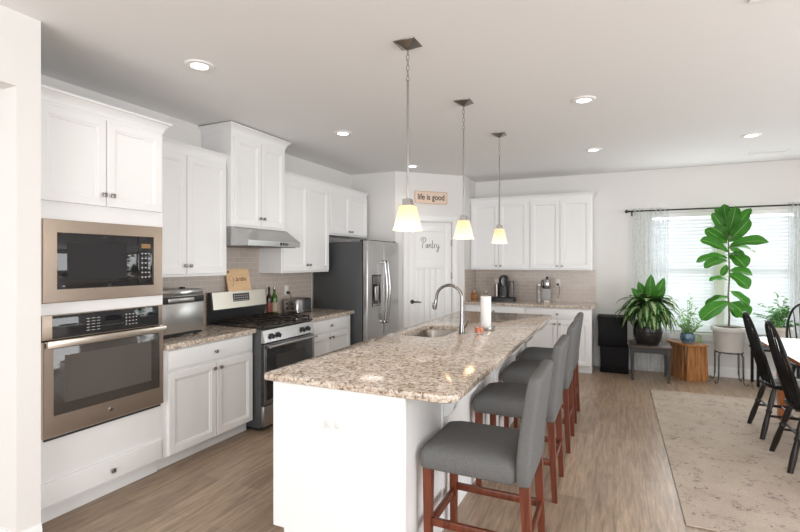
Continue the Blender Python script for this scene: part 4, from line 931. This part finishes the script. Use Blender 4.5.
# ------------------------------------------------------------ windsor chairs (origin floor centre; faces +x local)
def windsor():
    t = thing('windsor_chair', 'x', 'chair', (0, 0, 0), 0, 'black windsor dining chairs')
    bm = nb(); n = 28
    def lp(k, z):
        out = []
        for i in range(n):
            a = 2 * PI * i / n; ca, sa = math.cos(a), math.sin(a)
            out.append(((.205 * abs(ca) ** .75 * (1 if ca > 0 else -1) * (1.05 if ca > 0 else .98)) * k, .222 * abs(sa) ** .8 * (1 if sa > 0 else -1) * k * (1 + .06 * ca), z))
        return out
    loft(bm, [lp(.86, .415), lp(.97, .425), lp(1.0, .440), lp(.975, .452), lp(.9, .455), lp(.6, .445), lp(.25, .442)]); obj('seat', bm, 'blackwood', t, smooth=50)
    tops = {}
    for sx in (-1, 1):
        for sy in (-1, 1):
            a = Vector((sx * .13, sy * .13, .425)); b = Vector((sx * .225 + (-.01 if sx < 0 else 0), sy * .215, 0)); tops[(sx, sy)] = (a, b)
            rad = [(0, .014), (.12, .019), (.30, .021), (.42, .018), (.46, .024), (.50, .018), (.75, .022), (1, .019)]
            bm = nb(); tube(bm, [a.lerp(b, q) for q, _ in rad], [r_ for _, r_ in rad], 10)
            for v in bm.verts: v.co.z = max(v.co.z, 0) if v.co.z > .02 else 0
            obj('leg', bm, 'charwood', t)
    P = lambda sx, sy, q: tops[(sx, sy)][0].lerp(tops[(sx, sy)][1], q)
    bm = nb()
    for sy in (-1, 1):
        a, b = P(-1, sy, .55), P(1, sy, .55); tube(bm, [a, a.lerp(b, .5), b], [.009, .013, .009], 8)
    a, b = (P(-1, -1, .55) + P(1, -1, .55)) / 2, (P(-1, 1, .55) + P(1, 1, .55)) / 2; tube(bm, [a, a.lerp(b, .5), b], [.009, .013, .009], 8)
    a, b = P(-1, -1, .40), P(-1, 1, .40); tube(bm, [a, b], .009, 8); obj('stretcher', bm, 'charwood', t)
    # bow
    pts = []; n = 22
    for i in range(n + 1):
        a = PI * i / n; y = -.195 * math.cos(a); zz = math.sin(a) ** .62
        z = .445 + .60 * zz; pts.append(Vector((-.145 - .165 * zz, y * (1 - .05 * (1 - zz)), z)))
    bm = nb(); tube(bm, pts, .0125, 8); obj('bow', bm, 'blackwood', t)
    for k in range(7):
        yb = (k - 3) * .045; yt = (k - 3) * .054
        q = math.sqrt(max(0, 1 - (yt / .195) ** 2)) ** .62
        bm = nb(); a = Vector((-.165 + .012 * abs(k - 3) / 3 - .005, yb, .445)); b = Vector((-.145 - .165 * q, yt, .445 + .60 * q)); tube(bm, [a, a.lerp(b, .35), b], [.006, .0085, .0045], 7); obj('spindle', bm, 'blackwood', t)
    return t
w0 = windsor(); w0.location = (1.355, 4.405, RZ); w0['label'] = 'black windsor chair nearest the camera at the dining table'
dup(w0, (1.355, 5.105, RZ), label='black windsor chair behind the nearest one, beside the long table side')
dup(w0, (1.86, 6.16, RZ), -PI / 2 , label='black windsor chair at the far end of the table before the window')

# ------------------------------------------------------------ curtain rod and sheers
ZR = 2.205; YR = YW - .085
t = thing('curtain_rod', 'black curtain rod with ball finial above the windows', 'curtain rod', (.17, YR, ZR))
bm = nb(); tube(bm, [(0, 0, 0), (2.2, 0, 0)], .010, 10); obj('rod', bm, 'darkmetal', t)
for sx, xx in ((-1, 0), (1, 2.2)):
    bm = nb(); prof = [(.001, 0), (.013, 0), (.014, .012), (.008, .018), (.020, .028), (.026, .042), (.020, .056), (.008, .062), (.001, .064)]; lathe(bm, prof, n=16); bm.transform(Matrix.Translation((xx, 0, 0)) @ Matrix.Rotation(sx * PI / 2, 4, 'Y')); obj('finial', bm, 'darkmetal', t)
for xx in (.03, 1.07, 2.16):
    bm = nb(); tube(bm, [(xx, 0, -.012), (xx, .080, -.02)], .006, 8); box(bm, xx - .012, xx + .012, .079, .084, -.06, .02, .002); obj('bracket', bm, 'darkmetal', t)
def curtain(label, x0, x1, seed):
    rnd = random.Random(seed); bm = nb(); nx = 90; zs = [.015, .3, .8, 1.3, 1.8, 2.15, 2.19, 2.215, 2.24]; rows = []
    ph = rnd.random() * 6
    for z in zs:
        row = []
        for i in range(nx + 1):
            u = i / nx; amp = .016 + .006 * math.sin(u * 9 + ph); tt = (z / 2.2)
            x_ = x0 + (x1 - x0) * (u + .006 * math.sin(u * 20 + z * 2)); y_ = YR + (amp * math.sin(u * 2 * PI * 8.5 + ph + .4 * math.sin(z * 1.5))) * (1 if z < 2.18 else .75) + (.0)
            row.append(bm.verts.new((x_, y_, z)))
        rows.append(row)
    for a, b in zip(rows, rows[1:]):
        for i in range(nx): bm.faces.new((a[i], a[i + 1], b[i + 1], b[i]))
    return tag(obj('sheer_curtain', bm, 'sheer', None, origin=(x0, YR, .015), smooth=180, recalc=False), label, 'curtain', 'sheer printed curtains')
curtain('sheer printed curtain at the left end of the rod, behind the leafy plant', .205, .64, 1)
curtain('sheer printed curtain at the right edge of the picture', 1.93, 2.33, 2)

# ------------------------------------------------------------ fabric storage boxes
def fbox(label, x, y, z, w_, d_, h, lid, rz):
    t = thing('fabric_storage_box', label, 'storage box', (x, y, z), rz, 'stacked fabric boxes')
    hb = h - (.045 if lid else 0)
    bm = nb(); loft(bm, [rrect(0, 0, w_ / 2 - .004, d_ / 2 - .004, .012, 0), rrect(0, 0, w_ / 2, d_ / 2, .012, .006), rrect(.003, 0, w_ / 2 - .003, d_ / 2 - .003, .014, hb * .5), rrect(0, 0, w_ / 2, d_ / 2, .012, hb)]); obj('box_body', bm, 'boxfabric', t)
    if lid: bm = nb(); loft(bm, [rrect(0, 0, w_ / 2 + .006, d_ / 2 + .006, .012, hb + .0005), rrect(0, 0, w_ / 2 + .006, d_ / 2 + .006, .012, h - .006), rrect(0, 0, w_ / 2 - .002, d_ / 2 - .002, .012, h)]); obj('lid', bm, 'boxfabric', t)
    return t
fbox('black fabric box at the bottom of the stack by the cabinets', -.027, 7.155, 0, .355, .35, .352, False, 0)
fbox('black lidded fabric box on top of the stack by the cabinets', -.05, 7.155, .353, .365, .34, .405, True, 0)

# ------------------------------------------------------------ plants and their stands
def plant_leaves(name, parent, m, fn):
    bm = nb(); uvl = bm.loops.layers.uv.new('UVMap'); fn(bm, uvl); return obj(name, bm, m, parent, smooth=60, recalc=False)
# grey stool stand
t = thing('plant_stool', 'small grey wooden stool under the black ribbed pot', 'stool', (.388, 6.87, 0))
bm = nb(); box(bm, -.238, .238, -.225, .225, .425, .445, .004); obj('seat', bm, 'greytop', t)
bm = nb()
for a in ((-.20, .20, -.205, -.185), (-.20, .20, .185, .205), (-.212, -.192, -.185, .185), (.192, .212, -.185, .185)): box(bm, a[0], a[1], a[2], a[3], .355, .425)
obj('apron', bm, 'greypaint', t)
for sx in (-1, 1):
    for sy in (-1, 1):
        bm = nb(); loft(bm, [rrect(sx * .200, sy * .195, h, h, .002, z) for h, z in ((.013, 0), (.021, .425))]); obj('leg', bm, 'greypaint', t)
# dieffenbachia in a black ribbed pot
px_, py_ = .368, 6.87
t = thing('potted_plant', 'large variegated leafy plant in a black ribbed pot on the grey stool', 'plant', (px_, py_, .4455), 0, 'potted plants by the window')
bm = nb(); prof = [(.001, 0), (.115, 0)]
for k in range(22):
    q = k / 21; r_ = .118 + .050 * math.sin(PI * (q * .78 + .08)) + (.003 if k % 3 == 0 else -.001); prof.append((r_, .008 + q * .285))
prof += [(.145, .30), (.138, .298), (.135, .27), (.001, .27)]; lathe(bm, prof, n=36); obj('pot', bm, 'blackpot', t, smooth=50)
bm = nb(); lathe(bm, [(.001, .275), (.134, .2705)], n=24, cap=False); obj('soil', bm, 'soil', t)
bm = nb(); rnd = random.Random(3)
heads = [(rnd.uniform(-.06, .06), rnd.uniform(-.06, .05), rnd.uniform(.34, .56)) for _ in range(7)]
for hx_, hy_, hz_ in heads: tube(bm, [(hx_ * .5, hy_ * .5, .27), (hx_, hy_, hz_)], [.012, .009], 7)
obj('stems', bm, 'greenstem', t)
def fn(bm, uvl):
    rnd = random.Random(11)
    for k in range(84):
        az = rnd.uniform(0, 2 * PI); q = rnd.random(); 
        el = rnd.uniform(-.75, .75); h = .42 + .16 * rnd.random()
        R_ = .30 + .07 * rnd.random(); 
        if math.sin(az) > .3: R_ *= .72
        b = (0.03 * math.cos(az), .03 * math.sin(az), h - .02 * rnd.random())
        tip = (R_ * math.cos(az) * math.cos(el) * 1.12, R_ * math.sin(az) * math.cos(el), h + R_ * math.sin(el) * .85 - .12)
        n_ = Vector((math.cos(az) * .55, math.sin(az) * .55, .8 )); blade(bm, uvl, b, tip, rnd.uniform(.10, .14), n_, .20, 'oval', .08)
    for a in ((.0, .02, .56, .04, .0, .90, .13), (-.02, 0, .54, -.11, .02, .80, .12), (.06, 0, .55, .19, .0, .86, .12), (0, -.02, .5, .03, -.10, .76, .13), (.03, 0, .5, .20, -.04, .74, .11), (-.02, 0, .5, -.19, -.04, .72, .11)):
        pass
    for k in range(15):   # front skirt of drooping pale leaves
        az = -PI / 2 + rnd.uniform(-1.25, 1.25); r1 = rnd.uniform(.10, .17); r2 = rnd.uniform(.19, .235); zt = rnd.uniform(.20, .30)
        blade(bm, uvl, (r1 * math.cos(az), r1 * math.sin(az), zt + rnd.uniform(.17, .24)), (r2 * math.cos(az), r2 * math.sin(az), zt), rnd.uniform(.085, .12), (math.cos(az), math.sin(az), .35), .12, 'oval', .1)
plant_leaves('foliage', t, 'dieff', fn)
def fn(bm, uvl):
    for a in ((.0, .02, .56, .04, .0, .90, .13), (-.02, 0, .54, -.11, .02, .80, .12), (.06, 0, .55, .19, .0, .86, .12), (0, -.02, .5, .03, -.10, .76, .13), (.03, 0, .5, .20, -.04, .74, .11), (-.02, 0, .5, -.19, -.04, .72, .11)):
        blade(bm, uvl, a[0:3], a[3:6], a[6], (.15, -1, .15), .06, 'oval', .14)
plant_leaves('young_leaves', t, 'fiddle', fn)
# live-edge wooden stand
t = thing('wooden_plant_stand', 'orange-brown angled wooden stand with slab legs under blue pot', 'plant stand', (.84, 7.07, 0))
def slableg(x0, y0, x1, y1, th, spread):
    bm = nb(); d = Vector((x1 - x0, y1 - y0, 0)); n_ = Vector((d.y, -d.x, 0)).normalized(); dn = d.normalized(); a = Vector((x0, y0, 0)); b = Vector((x1, y1, 0))
    lo = [a - dn * spread - n_ * th, b + dn * spread - n_ * th, b + dn * spread + n_ * th, a - dn * spread + n_ * th]; hi = [a - n_ * th, b - n_ * th, b + n_ * th, a + n_ * th]
    loft(bm, [lo, [p + Vector((0, 0, .44)) for p in hi]]); bmesh.ops.bevel(bm, geom=list(bm.edges), offset=.004, segments=1, affect='EDGES'); return bm
obj('slab_leg', slableg(-.025, -.165, .190, -.055, .020, .022), 'honey', t)
obj('slab_leg', slableg(-.175, .145, -.055, -.10, .020, .012), 'honey', t)
bm = nb(); poly = [(-.236, .155), (-.215, .06), (-.09, -.125), (.0, -.205), (.11, -.17), (.215, -.095), (.20, -.02), (.12, .10), (.02, .20), (-.12, .21)]
loft(bm, [[(x_, y_, .4405) for x_, y_ in poly], [(x_, y_, .462) for x_, y_ in poly]]); bmesh.ops.bevel(bm, geom=list(bm.edges), offset=.003, segments=1, affect='EDGES'); obj('top_slab', bm, 'honey', t)
# herb in blue pot
t = thing('potted_plant', 'small light green plant in a blue glazed pot on the wooden stand', 'plant', (.832, 7.055, .4625), 0, 'potted plants by the window')
bm = nb(); lathe(bm, [(.001, 0), (.055, 0), (.06, .008), (.078, .035), (.084, .07), (.080, .105), (.074, .125), (.070, .125), (.072, .10), (.001, .10)], n=28); obj('pot', bm, 'bluepot', t)
bm = nb(); lathe(bm, [(.001, .106), (.071, .1015)], n=20, cap=False); obj('soil', bm, 'soil', t)
rnd = random.Random(5); stems = []
bm = nb()
tipsH = [(.03, -.02, .62), (.005, .03, .52), (.06, .0, .56), (-.10, -.02, .40), (.13, -.03, .38), (.10, .05, .46), (-.06, .04, .42), (-.14, .0, .28), (.17, .02, .30), (-.02, -.10, .36), (.07, -.11, .32), (.02, .0, .44), (-.12, -.08, .26), (.14, -.09, .24), (-.04, -.06, .34), (.19, -.04, .36), (-.09, .06, .34), (.05, .08, .36)]
for x_, y_, z_ in tipsH:
    pts = [Vector((x_ * .25, y_ * .25, .10)), Vector((x_ * .5, y_ * .5, .10 + (z_ - .1) * .5)), Vector((x_, y_, z_))]; stems.append(pts); tube(bm, pts, [.003, .0022, .001], 5)
obj('stems', bm, 'greenstem', t)
def fn(bm, uvl):
    rnd = random.Random(8)
    for pts in stems:
        for k in range(15):
            q = k / 14 * .85 + .15; p = pts[0].lerp(pts[1], q * 2) if q < .5 else pts[1].lerp(pts[2], q * 2 - 1); az = rnd.uniform(0, 2 * PI); d_ = Vector((math.cos(az), math.sin(az), rnd.uniform(.1, .8))).normalized() * rnd.uniform(.035, .06)
            blade(bm, uvl, p, p + d_, .018, (rnd.uniform(-.3, .3), -.5, 1), .1, 'oval', .1, 3, 2)
plant_leaves('foliage', t, 'limeleaf', fn)
bm = nb(); tube(bm, [(.07, -.03, .12), (.11, -.05, .125), (.125, -.055, .09), (.12, -.055, .03)], .002, 5); uvl = bm.loops.layers.uv.new('UVMap')
for k in range(9):
    z_ = .11 - k * .010; blade(bm, uvl, (.122, -.055, z_), (.122 + .03 * (-1) ** k, -.06, z_ - .02), .016, (0, -1, .2), .1, 'oval', .1, 3, 2)
obj('trailing_stem', bm, 'greenstem', t, recalc=False)
# fiddle leaf fig
FX, FY = 1.277, 7.06
t = thing('wire_plant_stand', 'black wire stand with curled feet under the large grey planter', 'plant stand', (FX, FY, 0))
bm = nb(); n = 28
for z_, r_ in ((.380, .150), (.335, .150)):
    if z_ > .35: tube(bm, [(r_ * math.cos(2 * PI * i / n), r_ * math.sin(2 * PI * i / n), z_) for i in range(n)], .006, 7, closed=True)
tube(bm, [(-.15, 0, .380), (.15, 0, .380)], .005, 6); tube(bm, [(0, -.15, .380), (0, .15, .380)], .005, 6); obj('ring', bm, 'darkmetal', t)
for sx in (-1, 1):
    for sy in (-1, 1):
        bm = nb(); ux, uy = sx * .13, sy * .125
        pts = [(ux * .8, uy * .8, .380), (ux * .9, uy * .9, .372), (ux, uy, .34), (ux, uy, .10), (ux * 1.02, uy * 1.02, .03), (ux * 1.10, uy * 1.10, .0055), (ux * 1.25, uy * 1.25, .006), (ux * 1.33, uy * 1.33, .022), (ux * 1.27, uy * 1.27, .036)]
        tube(bm, pts, .005, 7); tube(bm, [(ux * .80, uy * 1.0, .374), (ux * .9, uy, .34), (ux * .93, uy, .10), (ux, uy, .045)], .0035, 6); obj('leg', bm, 'darkmetal', t)
t = thing('fiddle_leaf_fig', 'tall fiddle-leaf fig in a light grey round planter before the windows', 'plant', (FX, FY, .3865), 0, 'potted plants by the window')
bm = nb(); lathe(bm, [(.001, 0), (.135, 0), (.148, .006), (.149, .012), (.1445, .014), (.168, .25), (.172, .255), (.186, .258), (.188, .265), (.188, .305), (.185, .310), (.172, .310), (.168, .29), (.001, .285)], n=40); obj('pot', bm, 'stone', t)
bm = nb(); lathe(bm, [(.001, .297), (.168, .2905)], n=24, cap=False); obj('soil', bm, 'soil', t)
Zb = .3865
def fz(z): return z - Zb
def fxx(x_): return x_ - FX
bm = nb(); trunk = [(0, 0, .285), (.006, 0, .45), (-.006, .0, .70), (.008, 0, .95), (.0, 0, 1.2), (-.006, 0, 1.45), (-.003, 0, 1.72)]; tube(bm, trunk, [.012, .011, .010, .010, .009, .008, .006], 9); obj('trunk', bm, 'stem', t)
# leaves measured from the photograph: (stem x offset, stem z, tip x, tip y offset, tip z, width, normal)
def Wp(px, py, dy=0):
    l = (px - 400) / F_PX; u = -(py - CY) / F_PX; c_, s_ = math.cos(YAW), math.sin(YAW); r = (l * c_ - s_, l * s_ + c_, u); k = (FY + dy) / r[1]
    return Vector((k * r[0] - FX, dy, 1.511 + k * u - Zb))
FL = [(729, 246, 769, 242, -.05, .135, (-.1, -.75, .55), .12), (729, 248, 755, 253, .08, .11, (.2, -.3, .9), .12), (728, 252, 700, 240, -.08, .125, (-.1, -.85, .5), .14), (727, 243, 705, 229, .08, .13, (.4, -.8, -.3), .05),
      (727, 258, 696, 262, .04, .11, (.2, -.7, .6), .16), (727, 261, 704, 268, -.08, .11, (-.1, -.8, .6), .2), (729, 253, 746, 268, -.12, .17, (.2, -1, .3), .12), (729, 271, 753, 276, .0, .11, (.1, -.7, .7), .14),
      (729, 273, 749, 289, -.06, .15, (.3, -.9, .3), .10), (727, 280, 709, 281, -.02, .09, (0, -.5, .85), .12), (730, 291, 748, 308, -.02, .12, (.6, -.8, .3), .12), (728, 297, 705, 306, .08, .10, (-.2, -.6, .75), .12),
      (728, 302, 701, 320, -.08, .17, (-.35, -.85, .4), .12), (730, 302, 747, 318, -.10, .19, (.3, -.95, .2), .10), (731, 303, 742, 316, .06, .14, (-.2, -1, .1), .06), (729, 256, 741, 255, -.14, .12, (0, -.6, .8), .1),
      (727, 265, 721, 276, -.12, .07, (0, -1, .2), .05), (728, 247, 745, 262, .1, .12, (0, -.7, .7), .1),
      (728, 238, 712, 213, -.05, .13, (.2, -.9, .1), .06), (728, 238, 724, 204, .02, .14, (-.2, -1, 0), .05), (728, 240, 751, 208, .08, .12, (-.4, -.9, .1), .05), (728, 242, 750, 219, -.06, .14, (-.3, -.9, -.3), .05), (728, 240, 712, 228, -.08, .15, (.2, -.95, .25), .14),
      (728, 236, 736, 206, -.08, .13, (0, -1, .1), .06), (728, 240, 731, 236, -.14, .13, (.1, -.9, .5), .1), (728, 234, 716, 207, .08, .12, (.2, -.9, .3), .05)]
def fn(bm, uvl):
    for (sx, sy, tx, ty, dy, wd, n_, ar) in FL: blade(bm, uvl, Wp(sx, sy), Wp(tx, ty, dy), wd * 1.25, n_, ar, 'fiddle', .20, 12, 6, .055)
plant_leaves('foliage', t, 'fiddle', fn)
# white pot plant on a black stand behind the chairs
t = thing('side_stand', 'low black stand under the off-white pot behind the dining chairs', 'plant stand', (1.78, 7.08, 0))
bm = nb(); box(bm, -.26, .26, -.17, .17, .435, .458, .003); obj('top', bm, 'blackwood', t)
for sx in (-1, 1):
    for sy in (-1, 1): bm = nb(); box(bm, sx * .23 - .014, sx * .23 + .014, sy * .14 - .014, sy * .14 + .014, 0, .4355); obj('leg', bm, 'blackwood', t)
t = thing('potted_plant', 'bushy dark green plant in an off-white pot behind the dining chairs', 'plant', (1.785, 7.06, .4585), 0, 'potted plants by the window')
bm = nb(); lathe(bm, [(.001, 0), (.085, 0), (.09, .006), (.118, .22), (.125, .225), (.126, .262), (.118, .264), (.112, .24), (.001, .235)], n=28); obj('pot', bm, 'whitepot', t)
bm = nb(); lathe(bm, [(.001, .245), (.112, .2405)], n=20, cap=False); obj('soil', bm, 'soil', t)
stems = []; rnd = random.Random(9); bm = nb()
for k in range(34):
    az = rnd.uniform(0, 2 * PI); r_ = rnd.uniform(.08, .27); h = rnd.uniform(.34, .56) - r_ * .25
    if math.sin(az) > 0: r_ *= .7
    e = Vector((r_ * math.cos(az) * 1.05, r_ * math.sin(az), h)); mdl = Vector((e.x * .45, e.y * .45, h * .88 + .02)); b = Vector((e.x * .15, e.y * .15, .24)); stems.append([b, mdl, e]); tube(bm, [b, mdl, e], [.003, .0025, .001], 5)
for e in ((-.20, -.02, .52), (-.02, 0, .66), (.06, .02, .62)): stems.append([Vector((0, 0, .24)), Vector((e[0] * .4, e[1] * .4, .47)), Vector(e)]); tube(bm, stems[-1], [.003, .0025, .001], 5)
obj('stems', bm, 'greenstem', t)
def fn(bm, uvl):
    rnd = random.Random(10)
    for pts in stems:
        for k in range(13):
            q = k / 12 * .8 + .2; p = pts[0].lerp(pts[1], q * 2) if q < .5 else pts[1].lerp(pts[2], q * 2 - 1); az = rnd.uniform(0, 2 * PI); d_ = Vector((math.cos(az), math.sin(az), rnd.uniform(-.1, .7))).normalized() * rnd.uniform(.04, .065)
            blade(bm, uvl, p, p + d_, .026, (rnd.uniform(-.3, .3), -.5, 1), .12, 'oval', .1, 3, 2)
plant_leaves('foliage', t, 'fern', fn)
